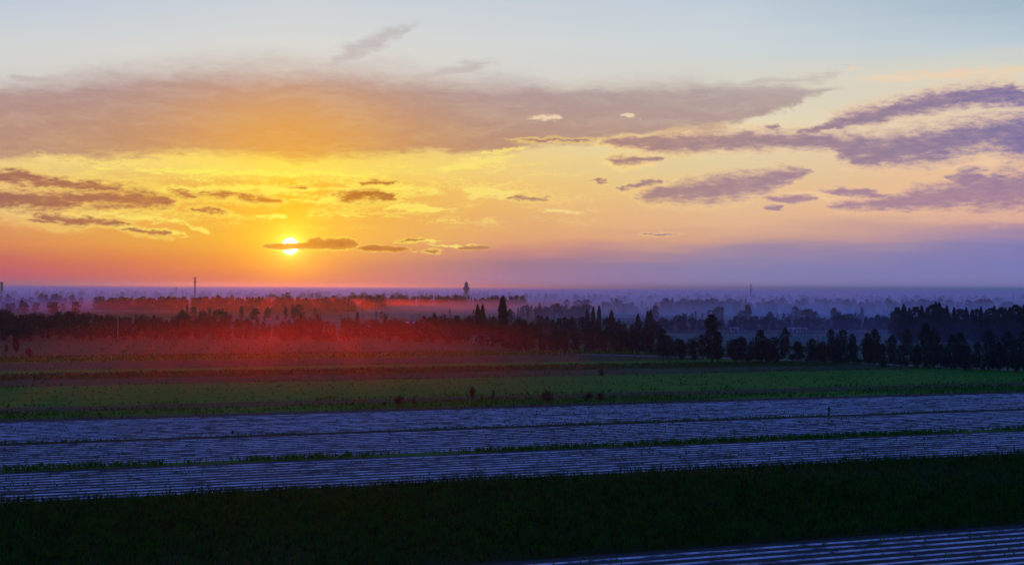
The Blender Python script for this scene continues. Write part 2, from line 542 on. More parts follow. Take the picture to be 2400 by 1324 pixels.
def thing(name, loc, rz=0.0, scale=None):
    o = link(name, None, None, loc, rz, scale)
    o.empty_display_size = 1.0
    return o


# ------------------------------------------------------------------ materials
TH = math.radians(67.0)                              # the furrows run this far to the right of the view
ET = Vector((math.sin(TH), math.cos(TH), 0))         # along the rows
EQ = Vector((-math.cos(TH), math.sin(TH), 0))        # across the rows
ROWZ = math.atan2(ET.y, ET.x)


def material(name):
    m = bpy.data.materials.new(name)
    m.use_nodes = True
    t = m.node_tree
    t.nodes.clear()
    N = NT(t)
    out = N.node('ShaderNodeOutputMaterial')
    p = N.node('ShaderNodeBsdfPrincipled')
    t.links.new(p.outputs[0], out.inputs[0])
    p.inputs['Roughness'].default_value = 0.85
    p.inputs['Specular IOR Level'].default_value = 0.15
    return m, N, p


def row_pos(N):
    g = N.node('ShaderNodeNewGeometry')
    return N.mapping(g.outputs['Position'], rot=(0, 0, -ROWZ))


def mat_plain(name, c, rough=0.8, var=0.25, scale=1.0, spec=0.2):
    m, N, p = material(name)
    g = N.node('ShaderNodeNewGeometry')
    n = N.noise(g.outputs['Position'], scale, 4, 0.6)
    dark = tuple(v * (1 - var) for v in c) + (1,)
    lite = tuple(min(1, v * (1 + var)) for v in c) + (1,)
    N.put(p.inputs['Base Color'], N.mix(N.ss(n, 0.3, 0.7), dark, lite))
    p.inputs['Roughness'].default_value = rough
    p.inputs['Specular IOR Level'].default_value = spec
    return m


def mat_field(name, c_a, c_b, c_c, streak=0.35):
    """soil or crop with uneven colour drawn out along the rows"""
    m, N, p = material(name)
    P = row_pos(N)
    n1 = N.noise(N.mapping(P, scale=(0.02, 0.35, 1)), 1.0, 5, 0.65)
    n2 = N.noise(N.mapping(P, scale=(0.25, 0.9, 1)), 1.0, 5, 0.7)
    n3 = N.noise(P, 0.012, 3, 0.5)
    c = N.mix(N.ss(n1, 0.35, 0.68), c_a + (1,), c_b + (1,))
    c = N.mix(N.m('MULTIPLY', N.ss(n2, 0.42, 0.72), streak), c, c_c + (1,))
    c = N.mix(N.m('MULTIPLY', N.ss(n3, 0.4, 0.7), 0.35), c, c_a + (1,))
    N.put(p.inputs['Base Color'], c)
    b = N.node('ShaderNodeBump'); b.inputs['Strength'].default_value = 0.6; b.inputs['Distance'].default_value = 0.15
    N.put(b.inputs['Height'], n2)
    N.put(p.inputs['Normal'], b.outputs[0])
    p.inputs['Roughness'].default_value = 0.95
    p.inputs['Specular IOR Level'].default_value = 0.05
    return m


def mat_film():
    m, N, p = material('plastic mulch film')
    P = row_pos(N)
    torn = N.noise(N.mapping(P, scale=(0.35, 0.38, 1)), 1.0, 5, 0.7)
    patch = N.noise(N.mapping(P, scale=(0.03, 0.2, 1)), 1.0, 3, 0.55)
    f = N.m('ADD', torn, N.m('MULTIPLY', N.m('SUBTRACT', patch, 0.5), 0.35))
    cover = N.ss(f, 0.30, 0.62)
    sprout = N.ss(N.noise(N.mapping(P, scale=(1.1, 1.1, 1)), 1.0, 4, 0.7), 0.56, 0.66)
    c = N.mix(cover, (0.035, 0.034, 0.036, 1), (0.50, 0.50, 0.48, 1))
    c = N.mix(N.m('MULTIPLY', sprout, 0.75), c, (0.020, 0.045, 0.014, 1))
    N.put(p.inputs['Base Color'], c)
    N.put(p.inputs['Roughness'], N.m('MULTIPLY_ADD', cover, -0.35, 0.9))
    p.inputs['Specular IOR Level'].default_value = 0.25
    return m


def mat_leaf(name, c, var=0.5, trans=0.15):
    m, N, p = material(name)
    oi = N.node('ShaderNodeObjectInfo')
    g = N.node('ShaderNodeNewGeometry')
    n = N.noise(g.outputs['Position'], 0.8, 3, 0.6)
    f = N.m('ADD', N.m('MULTIPLY', N.ss(n, 0.3, 0.7), 0.6), N.m('MULTIPLY', oi.outputs['Random'], 0.4))
    a = tuple(v * (1 - var) for v in c) + (1,)
    b = tuple(v * (1 + var) for v in c) + (1,)
    N.put(p.inputs['Base Color'], N.mix(f, a, b))
    p.inputs['Roughness'].default_value = 0.9
    p.inputs['Specular IOR Level'].default_value = 0.0
    return m


M_FILM = mat_film()
M_SOIL = mat_field('field soil', (.026, .026, .030), (.046, .046, .052), (.012, .040, .006), 0.6)
M_PALE = mat_field('stubble soil', (.016, .038, .014), (.034, .055, .030), (.008, .060, .004), 0.85)
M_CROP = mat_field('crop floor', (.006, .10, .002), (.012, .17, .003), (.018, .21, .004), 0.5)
M_DARKCROP = mat_field('dark crop floor', (.003, .016, .001), (.005, .028, .002), (.008, .040, .002), 0.5)  # darker green than the crop floor
M_MEADOW = mat_field('rough meadow', (.018, .042, .012), (.034, .058, .022), (.008, .060, .004), 0.8)
M_TEAL = mat_field('young wheat', (.035, .085, .050), (.055, .120, .075), (.10, .13, .12), 0.5)
M_TRACK = mat_plain('pale dirt', (.13, .125, .13), 0.9, 0.3, 0.4)
M_BLADE = mat_leaf('maize leaf', (.006, .085, .003), 0.7)
M_GRASS = mat_leaf('weed grass', (.008, .13, .002), 0.6)
M_LEAF = [mat_leaf('dark foliage', (.014, .022, .012), 0.5), mat_leaf('olive foliage', (.020, .028, .011), 0.5), mat_leaf('cool foliage', (.012, .022, .018), 0.5)]
M_POP = mat_leaf('poplar foliage', (.018, .026, .014), 0.5)
M_FARLEAF = mat_leaf('distant foliage', (.016, .024, .016), 0.4)
M_BARK = mat_plain('bark', (.05, .042, .035), 0.95, 0.4, 3.0)
M_WALL = mat_plain('whitewash', (.26, .25, .24), 0.85, 0.12, 0.6)
M_ROOF = mat_plain('pale roof sheet', (.26, .26, .28), 0.6, 0.15, 0.8)
M_TILE = mat_plain('clay roof', (.16, .08, .06), 0.8, 0.25, 1.2)
M_DOOR = mat_plain('painted door', (.08, .07, .06), 0.6, 0.2, 2.0)
M_GLASS = mat_plain('dark window pane', (.02, .025, .03), 0.1, 0.1, 2.0, 0.5)
M_STEEL = mat_plain('weathered steel', (.10, .09, .09), 0.6, 0.2, 0.5)
M_CONC = mat_plain('weathered concrete', (.16, .15, .15), 0.9, 0.2, 0.3)
M_BRICK = mat_plain('old brick', (.12, .06, .05), 0.9, 0.3, 1.0)
M_WHITEPOLE = mat_plain('pale concrete pole', (.22, .21, .21), 0.9, 0.1, 1.0)

# ------------------------------------------------------------------ ground


def mat_ground():
    m, N, p = material('plain')
    P = row_pos(N)
    v = N.node('ShaderNodeTexVoronoi'); v.feature = 'F1'
    N.put(v.inputs['Vector'], N.mapping(P, scale=(0.0035, 0.012, 1)))
    v.inputs['Scale'].default_value = 1.0
    r = N.sep(v.outputs['Color'])[0]
    n = N.noise(N.mapping(P, scale=(0.01, 0.05, 1)), 1.0, 5, 0.6)
    c = N.ramp(r, [(0.0, (.020, .040, .018, 1)), (0.35, (.050, .060, .045, 1)), (0.5, (.016, .030, .014, 1)), (0.75, (.075, .08, .07, 1)), (1.0, (.03, .05, .03, 1))], 'CONSTANT')
    c = N.mix(N.m('MULTIPLY', N.ss(n, 0.35, 0.7), 0.5), c, (.025, .04, .02, 1))
    N.put(p.inputs['Base Color'], c)
    p.inputs['Roughness'].default_value = 0.95
    p.inputs['Specular IOR Level'].default_value = 0.03
    return m


gx = np.array([-20000, -8000, -3000, -1000, 0, 1000, 3000, 8000, 20000.0])
gy = np.array([-2500, -500, 0, 500, 1500, 4000, 9000, 18000, 30000.0])
gv = np.array([(a, b, 0.0) for b in gy for a in gx])
gf = np.array([(j * 9 + i, j * 9 + i + 1, (j + 1) * 9 + i + 1, (j + 1) * 9 + i) for j in range(8) for i in range(8)])
ground = link('ground', mesh_np('ground', gv, gf, mat_ground()))
ground['kind'] = 'structure'


def q_of(y, x=1200): return px_ground(x, y).dot(EQ)
def t_of(x, y): return px_ground(x, y).dot(ET)


def t_range(q, k0=-0.52, k1=0.52):
    s, c = math.sin(TH), math.cos(TH)
    f = lambda k: q * (s * k + c) / (s - c * k)
    return f(k0), f(k1)


def strip(name, y_near, y_far, mat, z=0.03):
    q0, q1 = q_of(y_near), q_of(y_far)
    a0, b0 = t_range(q0); a1, b1 = t_range(q1)
    n = 60
    V, Fc = [], []
    wob = rng.normal(0, 0.12, (2, n + 1))
    for i in range(n + 1):
        for k, (q, a, b) in enumerate(((q0, a0, b0), (q1, a1, b1))):
            t = a + (b - a) * i / n
            p = ET * t + EQ * (q - 0.02 if k else q + 0.02)
            V.append((p.x, p.y, z))
    for i in range(n):
        Fc.append((2 * i, 2 * i + 2, 2 * i + 3, 2 * i + 1))
    o = link(name, mesh_np(name, V, np.array(Fc), mat))
    o['kind'] = 'structure'
    return o, q0, q1


def rowmesh(L, w, h, seed, seg=4.0):
    r = np.random.default_rng(seed)
    n = max(8, int(L / seg))
    xs = np.linspace(0, L, n + 1)
    off = np.cumsum(r.normal(0, 0.018, n + 1)); off -= np.linspace(off[0], off[-1], n + 1)
    hh = h * (1 + 0.30 * r.normal(0, 1, n + 1).clip(-1.5, 1.5))
    ww = w * (1 + 0.10 * r.normal(0, 1, n + 1).clip(-1.5, 1.5))
    V = []
    for i in range(n + 1):
        for dy, dz in ((-.5, -0.02), (-.28, 1), (.28, 1), (.5, -0.02)):
            V.append((xs[i], off[i] + dy * ww[i], dz * hh[i] if dz > 0 else -0.02))
    Fc = [(4 * i + k, 4 * (i + 1) + k, 4 * (i + 1) + k + 1, 4 * i + k + 1) for i in range(n) for k in range(3)]
    return mesh_np('film row', V, np.array(Fc), M_FILM, True)


def film_field(name, y_near, y_far, pitch=2.2, seed=0):
    o, q0, q1 = strip(name, y_near, y_far, M_SOIL)
    nrow = max(1, int((q1 - q0 - 0.6) / pitch))
    a1, b1 = t_range(q1)
    L = b1 - a1
    ms = [rowmesh(L, pitch * 0.27, 0.05, seed * 10 + k) for k in range(4)]
    for i in range(nrow):
        q = q0 + 0.9 + i * (q1 - q0 - 1.2) / nrow
        p = ET * (a1 + random.uniform(-3, 3)) + EQ * q
        link('film_row', ms[(i * 7 + i // 3) % 4], o, (p.x, p.y, 0.035), ROWZ)
    return o


FF = [film_field('film_covered_field', 1480, 1316, 1.95, seed=1)]
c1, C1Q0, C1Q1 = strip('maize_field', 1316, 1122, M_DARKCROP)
FF.append(film_field('film_covered_field', 1122, 1058, seed=2))
g1, G1Q0, G1Q1 = strip('grass_bank', 1058, 1053, M_CROP)
FF.append(film_field('film_covered_field', 1053, 1001.5, seed=3))
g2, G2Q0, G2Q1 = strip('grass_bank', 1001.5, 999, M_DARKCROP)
FF.append(film_field('film_covered_field', 999, 955, seed=4))
s0, _, _ = strip('bare_field', 955, 950, M_SOIL)
g3, G3Q0, G3Q1 = strip('grass_bank', 950, 938, M_CROP)
s1, S1Q0, S1Q1 = strip('bare_field', 938, 926, M_PALE)
c2, C2Q0, C2Q1 = strip('green_crop_field', 926, 884, M_CROP)
s2, _, _ = strip('bare_field', 884, 870, M_PALE)
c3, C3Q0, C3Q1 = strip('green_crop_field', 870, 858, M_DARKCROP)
s25, _, _ = strip('field_path', 858, 856.5, M_PALE)
c35, C35Q0, C35Q1 = strip('green_crop_field', 856.5, 850, M_CROP)
s3, _, _ = strip('bare_field', 850, 834, M_PALE)
c4, C4Q0, C4Q1 = strip('green_crop_field', 834, 822, M_CROP)
s4, S4Q0, S4Q1 = strip('meadow', 822, 790, M_MEADOW)


def px_patch(name, pts, mat, z):
    V = [tuple(px_ground(x, y)[:2]) + (z,) for x, y in pts]
    n = len(V) // 2
    Fc = [(i, i + 1, 2 * n - 2 - i, 2 * n - 1 - i) for i in range(n - 1)]
    o = link(name, mesh_np(name, V, np.array(Fc), mat))
    o['kind'] = 'structure'
    return o


px_patch('dirt_track', [(1180, 826), (1420, 833), (1700, 841), (1860, 846), (1990, 852), (2120, 858), (2300, 866), (2560, 876),
                        (2560, 872), (2300, 862.5), (2120, 855), (1990, 848.5), (1860, 843), (1700, 838.5), (1420, 831), (1180, 824.5)], M_TRACK, 0.08)
px_patch('wheat_field', [(1480, 824), (1800, 836), (2100, 842), (2600, 850), (2600, 788), (2100, 786), (1800, 785), (1480, 784)], M_TEAL, 0.055)
px_patch('farm_road', [(1480, 783.6), (1800, 784.6), (2100, 785.6), (2600, 787.6), (2600, 786.2), (2100, 784.6), (1800, 783.6), (1480, 782.4)], M_TRACK, 0.06)

# ------------------------------------------------------------------ crops and grass (uncountable: stuff)


def scatter_q(q0, q1, dens, k=0.44):
    """points between two row lines, spread over what the camera can see and a margin"""
    a1, b1 = t_range(q1, -k, k)
    a0, b0 = t_range(q0, -k, k)
    a, b = min(a0, a1), max(b0, b1)
    n = int(abs(q1 - q0) * (b - a) * dens)
    q = rng.uniform(q0, q1, n); t = rng.uniform(a, b, n)
    P = np.stack([ET.x * t + EQ.x * q, ET.y * t + EQ.y * q], 1)
    ok = np.abs(P[:, 0]) < P[:, 1] * k
    return P[ok], q[ok], t[ok]


def blades(P, h, n_leaf, width, spread, hvar=0.3):
    """plants with arching leaves; one quad and one triangle per leaf"""
    n = len(P)
    H = h * (1 + hvar * rng.normal(0, 1, n).clip(-2, 2))
    V, Q, T = [], [], []
    base = 0
    for k in range(n_leaf):
        a = rng.uniform(0, 2 * np.pi, n)
        z0 = H * rng.uniform(0.05, 0.6, n)
        ln = H * rng.uniform(0.35, 0.75, n) * spread
        ca, sa = np.cos(a), np.sin(a)
        w = width * rng.uniform(0.7, 1.3, n)
        r1, r2 = ln * 0.45, ln
        z1 = np.minimum(z0 + H * rng.uniform(0.25, 0.5, n), H * 1.05)
        z2 = z1 + H * rng.uniform(-0.25, 0.2, n)
        def pt(r, z, s):
            return np.stack([P[:, 0] + ca * r - sa * s, P[:, 1] + sa * r + ca * s, z], 1)
        V += [pt(0, z0, -w / 2), pt(0, z0, w / 2), pt(r1, z1, w / 2), pt(r1, z1, -w / 2), pt(r2, z2, 0)]
        i = np.arange(n) + base
        Q.append(np.stack([i, i + n, i + 2 * n, i + 3 * n], 1))
        T.append(np.stack([i + 3 * n, i + 2 * n, i + 4 * n], 1))
        base += 5 * n
    return np.concatenate(V), [np.concatenate(Q), np.concatenate(T)]


def crop(name, parent, q0, q1, dens, h, nl, w, spread, mat, k=0.44, clump=0.0, drill=0.0):
    P, q, t = scatter_q(q0, q1, dens, k)
    if clump:
        g = np.sin(t * 0.21 + 3 * np.sin(q * 0.4)) + np.sin(t * 0.053 + 1.7) + rng.normal(0, 0.6, len(t))
        P = P[g > clump - 1]
    if drill:                                        # sown in rows, with a few wheel tracks left open
        qs = np.round(q / drill) * drill + rng.normal(0, 0.08, len(q))
        P = P + np.stack([EQ.x * (qs - q), EQ.y * (qs - q)], 1)
        lane = (qs - q0) / (q1 - q0)
        keep = np.ones(len(qs), bool)
        for c_ in (0.18, 0.46, 0.74, 0.90):
            keep &= (np.abs(lane - c_) > 0.008) | (rng.random(len(qs)) < 0.3)
        patchy = np.sin(t * 0.11 + 2 * np.sin(q * 0.17)) + np.sin(t * 0.037 + q * 0.09)
        edge = 0.7 * np.sin(t * 0.23) + 0.5 * np.sin(t * 0.61 + 1) + 0.6 * np.sin(t * 0.071 + 2) + rng.normal(0, 0.35, len(t))
        keep &= qs < q1 - 0.9 + edge
        keep &= rng.random(len(qs)) < np.clip(0.95 + 0.22 * patchy, 0.35, 1)
        P = P[keep]
    V, Fc = blades(P, h, nl, w, spread, 0.3 if not drill else 0.36)
    V[:, 2] += 0.03
    o = link(name, mesh_np(name, V, Fc, mat), parent)
    o['kind'] = 'stuff'
    return o


crop('maize_plants', c1, C1Q0, C1Q1 + 0.5, 8.5, 0.62, 4, 0.06, 0.95, M_BLADE, drill=0.8)
for par, y0, y1, dn in ((FF[0], 1480, 1316, 0.35), (FF[1], 1122, 1058, 0.35), (FF[2], 1053, 1001.5, 0.3), (FF[3], 999, 955, 0.25)):
    crop('seedlings', par, q_of(y0), q_of(y1), dn, 0.30, 5, 0.09, 1.2, M_GRASS, clump=0.7)
crop('bank_grass', g1, G1Q0 - 0.4, G1Q1 + 0.3, 7.0, 0.50, 6, 0.09, 0.8, M_GRASS, clump=0.1)
crop('bank_grass', g2, G2Q0 - 0.3, G2Q1 + 0.2, 5.0, 0.3, 5, 0.09, 0.8, M_GRASS, clump=0.3)
crop('bank_grass', g3, G3Q0, G3Q1, 2.0, 0.45, 5, 0.12, 0.9, M_GRASS, clump=0.1)
crop('crop_plants', c2, C2Q0, C2Q1, 0.10, 0.35, 5, 0.2, 1.3, M_GRASS)
crop('crop_plants', c3, C3Q0, C3Q1, 0.6, 0.5, 4, 0.24, 1.2, M_GRASS)
crop('crop_plants', c4, C4Q0, C4Q1, 0.5, 0.5, 4, 0.26, 1.2, M_GRASS)
for par, y0, y1, dn in ((s1, 938, 926, 0.35), (s2, 884, 870, 0.22), (s3, 850, 834, 0.14), (s0, 955, 950, 0.8)):
    crop('field_weeds', par, q_of(y0), q_of(y1), dn, 0.35, 5, 0.16, 1.3, M_GRASS, clump=0.5)
for par, yy, wd in ((g3, 938, 1.2), (s1, 926, 1.4), (c2, 884, 2.0), (s2, 870, 2.0), (c35, 850, 2.4), (s3, 834, 2.6), (c4, 822, 3.0)):
    crop('verge_weeds', par, q_of(yy) - wd, q_of(yy) + wd, 0.9 / wd, 0.55, 5, 0.2, 1.2, M_GRASS, clump=0.9)
crop('meadow_tufts', s4, S4Q0, S4Q1, 0.05, 0.7, 6, 0.3, 1.2, M_GRASS, clump=0.6)

# ------------------------------------------------------------------ trees


def leaf_quads(C, size, r):
    """randomly turned leaf quads at centres C"""
    n = len(C)
    u = r.normal(size=(n, 3)); u /= np.linalg.norm(u, axis=1)[:, None]
    w = np.cross(u, r.normal(size=(n, 3))); w /= np.linalg.norm(w, axis=1)[:, None]
    s = size * r.uniform(0.6, 1.4, n)[:, None]
    V = np.concatenate([C - u * s - w * s * .6, C + u * s - w * s * .6, C + u * s + w * s * .6, C - u * s + w * s * .6])
    i = np.arange(n)
    return V, np.stack([i, i + n, i + 2 * n, i + 3 * n], 1)


def crown_points(kind, n, r):
    """points of a crown of unit height"""
    if kind == 'round':
        nl = r.integers(6, 10)
        lobes = []
        for k in range(nl):
            a = r.uniform(0, 2 * np.pi); rad = r.uniform(0.05, 0.27)
            z = r.uniform(0.36, 0.80)
            R = r.uniform(0.13, 0.21) * (1.1 - 0.35 * abs(z - 0.5))
            lobes.append((rad * math.cos(a), rad * math.sin(a), z, R))
        lobes.append((0, 0, 0.80, 0.16)); lobes.append((0, 0, 0.55, 0.24))
        for k in range(4):
            a = r.uniform(0, 6.28); lobes.append((0.2 * math.cos(a), 0.2 * math.sin(a), 0.24, 0.14))
        L = np.array(lobes)
        pick = r.integers(0, len(L), n)
        d = r.normal(size=(n, 3)); d /= np.linalg.norm(d, axis=1)[:, None]
        rad = L[pick, 3] * r.uniform(0.55, 1.08, n)
        return L[pick, :3] + d * rad[:, None]
    if kind == 'poplar':
        nb = 70
        z0 = np.linspace(0.05, 0.93, nb) + r.normal(0, 0.012, nb)
        br = 0.78 + 0.34 * r.random(nb)
        b = r.integers(0, nb, n)
        z = np.clip(z0[b] + np.abs(r.normal(0, 0.045, n)), 0, 1)
        env = 0.074 * np.minimum(1, z / 0.16) ** 0.6 * (1 - np.clip((z - 0.55) / 0.47, 0, 1) ** 2.6)
        a = b * 2.399 + r.normal(0, 0.55, n)
        rr = env * br[b] * (0.35 + 0.75 * np.sqrt(r.random(n)))
        return np.stack([rr * np.cos(a), rr * np.sin(a), z], 1)
    if kind == 'oval':
        z = r.uniform(0.1, 1.0, n)
        env = 0.20 * np.sqrt(np.clip(1 - ((z - 0.5) / 0.52) ** 2, 0, 1)) * (1 + 0.25 * np.sin(z * 17 + r.uniform(0, 6)))
        a = r.uniform(0, 2 * np.pi, n)
        rr = env * r.uniform(0.45, 1.1, n) * (1 + 0.3 * np.sin(3 * a + z * 9))
        return np.stack([rr * np.cos(a), rr * np.sin(a), z], 1)
    # shrub
    nl = 7
    a = r.uniform(0, 6.28, nl); rd = r.uniform(0, 0.42, nl)
    L = np.stack([rd * np.cos(a), rd * np.sin(a), r.uniform(0.2, 0.7, nl)], 1)
    pick = r.integers(0, nl, n)
    return L[pick] + r.normal(0, 0.13, (n, 3)) * [1.3, 1.3, 1.0]


def tree_trunk(kind, r):
    mb = MB()
    if kind == 'poplar':
        mb.bar((0, 0, -0.01), (0, 0, 0.5), 0.022, 0.014, 7).bar((0, 0, 0.5), (0.004, 0, 0.95), 0.014, 0.003, 6)
        for k in range(6):
            a = k * 2.4; z = 0.15 + 0.1 * k
            mb.bar((0, 0, z), (0.06 * math.cos(a), 0.06 * math.sin(a), z + 0.16), 0.006, 0.002, 5)
    elif kind == 'shrub':
        for k in range(5):
            a = k * 1.3
            mb.bar((0, 0, -0.01), (0.3 * math.cos(a), 0.3 * math.sin(a), 0.55), 0.02, 0.006, 5)
    else:
        mb.bar((0, 0, -0.01), (0.01, 0, 0.32), 0.030, 0.022, 7).bar((0.01, 0, 0.32), (0, 0.01, 0.7), 0.022, 0.008, 6)
        for k in range(5):
            a = k * 1.26 + r.uniform(0, 0.6); z = 0.26 + 0.07 * k
            rr = 0.2 if kind == 'round' else 0.1
            mb.bar((0.01, 0, z), (rr * math.cos(a), rr * math.sin(a), z + 0.2), 0.012, 0.004, 5)
    return mb.mesh('trunk', M_BARK)


PROTO = {}
for kind, nvar, nq, ls in (('round', 6, 1500, 0.022), ('poplar', 4, 1900, 0.019), ('oval', 4, 1200, 0.022), ('shrub', 4, 420, 0.05)):
    for k in range(nvar):
        r = np.random.default_rng(100 + 17 * k + len(kind))
        V, Fc = leaf_quads(crown_points(kind, nq, r), ls, r)
        V[:, 2] = np.maximum(V[:, 2], 0.0)
        top = np.percentile(V[:, 2], 99.7)
        V[:, 2] /= top
        mat = M_POP if kind == 'poplar' else M_LEAF[k % 3]
        PROTO.setdefault(kind, []).append((mesh_np('crown', V, Fc, mat), tree_trunk(kind, r)))


def plant_tree(name, kind, x, y_base, y_top, label, group=None, wide=1.0, cat='tree', var=None):
    p = px_ground(x, y_base)
    h = (y_base - y_top) / F * p.y
    k = random.randrange(len(PROTO[kind])) if var is None else var
    o = thing(name, (p.x, p.y, 0.0), random.uniform(0, 6.28), (h * wide, h * wide, h))
    crown, trunk = PROTO[kind][k]
    link('crown', crown, o)
    link('trunk', trunk, o)
    tag(o, label, cat, group)
    return o


def interp(tab, x):
    return float(np.interp(x, [a for a, _ in tab], [b for _, b in tab]))


TOP_LEFT = [(-60, 724), (0, 724), (20, 729), (40, 742), (60, 736), (85, 729), (105, 738), (130, 736), (150, 724), (170, 729), (190, 733), (215, 736),
            (240, 742), (270, 737), (295, 733), (320, 738), (350, 736), (372, 741), (392, 750), (410, 742), (440, 736), (465, 737), (490, 739),
            (505, 746), (525, 740), (550, 746), (590, 750), (620, 751), (660, 753), (700, 748), (730, 743), (760, 754), (800, 746), (860, 750),
            (920, 747), (960, 751), (1000, 741), (1030, 739), (1065, 738), (1085, 738), (1105, 742), (1150, 743), (1200, 744), (1260, 740), (1310, 743),
            (1370, 742), (1430, 745), (1500, 748), (1560, 746)]
TOP_FAR_RIGHT = [(1480, 745), (1540, 746), (1580, 739), (1605, 737), (1630, 745), (1660, 748), (1700, 743), (1730, 740), (1760, 741), (1800, 740),
                 (1840, 741), (1885, 742), (1930, 742), (1960, 738), (1985, 735), (2005, 736), (2030, 742), (2060, 736), (2085, 739), (2105, 735), (2600, 735)]

LAB_L = 'dark leafy tree in the dense row closing off the fields left of the tall poplar'
GRP_L = 'trees of the dense row left of the tall poplar'
STRETCH = [(75, 'beside the lone narrow tree at the left edge'), (265, 'between the lone narrow tree and the pale pole'), (430, 'just right of the pale pole'),
           (600, 'between the radio mast and the sun'), (800, 'straight below the sun'), (1000, 'below the power poles right of the sun'), (1200, 'around the twin poplars')]


def stretch(x):
    return next(t for lim, t in STRETCH if x < lim)


x = -70.0
while x < 1175:
    xx = x + random.uniform(-4, 4)
    yb = 795 + 14 * max(0, (xx - 900) / 300) + random.uniform(-5, 3)
    yt = interp(TOP_LEFT, xx) + random.choice([0, 0, 2, 5, 9, -2])
    kd = 'round' if random.random() < 0.78 else 'oval'
    plant_tree('broadleaf_tree', kd, xx, yb, yt, ('broad' if kd == 'round' else 'slim') + ' dark tree of the dense row ' + stretch(xx),
               ('broad' if kd == 'round' else 'slim') + ' row trees ' + stretch(xx), random.uniform(0.75, 1.05))
    x += random.uniform(11, 17)
x = -60.0
while x < 1180:                                     # lower trees and bushes at the foot of the row
    xx = x + random.uniform(-6, 6)
    yb = 798 + 16 * max(0, (xx - 900) / 300) + random.uniform(-3, 3)
    plant_tree('broadleaf_tree', 'shrub' if random.random() < 0.5 else 'round', xx, yb, yb - random.uniform(20, 36),
               'low bushy tree under the dense row ' + stretch(xx), 'low trees ' + stretch(xx), random.uniform(0.8, 1.1))
    x += random.uniform(26, 40)

LAB_M = 'dark leafy tree in the thick clump just right of the tall poplar'
GRP_M = 'trees of the thick clump right of the tall poplar'
x = 1186.0
while x < 1545:
    for yb0, dt in ((800, 0), (822, 26)):
        xx = x + random.uniform(-5, 5)
        yb = yb0 + (xx - 1186) / 360 * 8 + random.uniform(-3, 3)
        yt = interp(TOP_LEFT, xx) + dt + random.choice([0, 0, 3, 7, 12])
        kd = 'round' if random.random() < 0.7 else 'oval'
        wd = ('broad' if kd == 'round' else 'slim') + ' dark tree in the ' + ('back' if dt == 0 else 'front') + ' of the clump '
        wh = 'just right of the tallest poplar' if xx < 1370 else 'before the long shed'
        plant_tree('broadleaf_tree', kd, xx, yb, yt, wd + wh, wd + wh, random.uniform(0.7, 0.95))
    x += random.uniform(13, 19)

LAB_R = 'blue-dark leafy tree of the far row behind the wheat field on the right'
GRP_R = 'trees of the far row behind the wheat field'
x = 1520.0
while x < 2110:
    xx = x + random.uniform(-4, 4)
    wh = 'left of the brick water tower' if xx < 1740 else ('behind the white cottage' if xx < 1920 else 'leading to the poplar stand')
    plant_tree('broadleaf_tree', 'round' if random.random() < 0.85 else 'oval', xx, 779 + random.uniform(-4, 0.5), interp(TOP_FAR_RIGHT, xx) + random.choice([0, 0, 2, 4, 8]),
               'blue-dark tree of the far row behind the wheat field ' + wh, 'far row trees ' + wh, random.uniform(0.9, 1.25))
    x += random.uniform(12, 18)

STAND = [(2103, 720), (2118, 714), (2131, 722), (2146, 719), (2160, 716), (2172, 722), (2185, 714), (2193, 708), (2201, 710), (2209, 722), (2219, 717),
         (2236, 721), (2250, 724), (2264, 722), (2278, 725), (2290, 724), (2299, 720), (2311, 726), (2322, 722), (2330, 717), (2339, 725), (2346, 720),
         (2356, 722), (2366, 720), (2380, 714), (2391, 718), (2400, 714), (2414, 718), (2430, 716), (2450, 720), (2470, 715), (2500, 718)]
def end_of(x): return 'at the left end' if x < 2180 else ('in the middle' if x < 2300 else 'at the right end')


for i, (xx, yt) in enumerate(STAND):
    plant_tree('poplar_tree', 'poplar' if i % 3 else 'oval', xx, 796 + random.uniform(-5, 5), yt,
               'slender poplar ' + end_of(xx) + ' of the tall stand at the right edge', 'stand poplars ' + end_of(xx), random.uniform(0.9, 1.25))
    plant_tree('broadleaf_tree', 'round', xx + random.uniform(-6, 6), 806 + random.uniform(-4, 6), yt + random.uniform(14, 30),
               'broad dark tree ' + end_of(xx) + ' of the tall stand, below its poplars', 'broad stand trees ' + end_of(xx), random.uniform(0.8, 1.0))

NEAR = [(1552, 838, 760), (1572, 842, 785), (1597, 846, 782), (1628, 838, 790), (1668, 850, 737), (1682, 848, 770), (1722, 848, 784), (1740, 850, 776),
        (1762, 846, 790), (1782, 851, 765), (1800, 852, 780), (1818, 849, 778), (1840, 838, 765), (1870, 845, 790), (1903, 850, 783), (1928, 852, 790), (1948, 852, 762),
        (1962, 856, 790), (1975, 840, 760), (1997, 848, 765), (2032, 852, 762), (2050, 856, 765), (2068, 858, 800), (2090, 850, 782), (2112, 858, 805), (2126, 840, 762),
        (2150, 860, 795), (2170, 858, 755), (2188, 862, 752), (2205, 862, 800), (2232, 858, 770), (2250, 862, 755), (2268, 860, 800), (2290, 866, 790), (2318, 866, 770),
        (2340, 868, 790), (2362, 868, 760), (2380, 870, 790), (2400, 870, 765), (2425, 872, 770), (2450, 874, 790), (2480, 874, 770)]
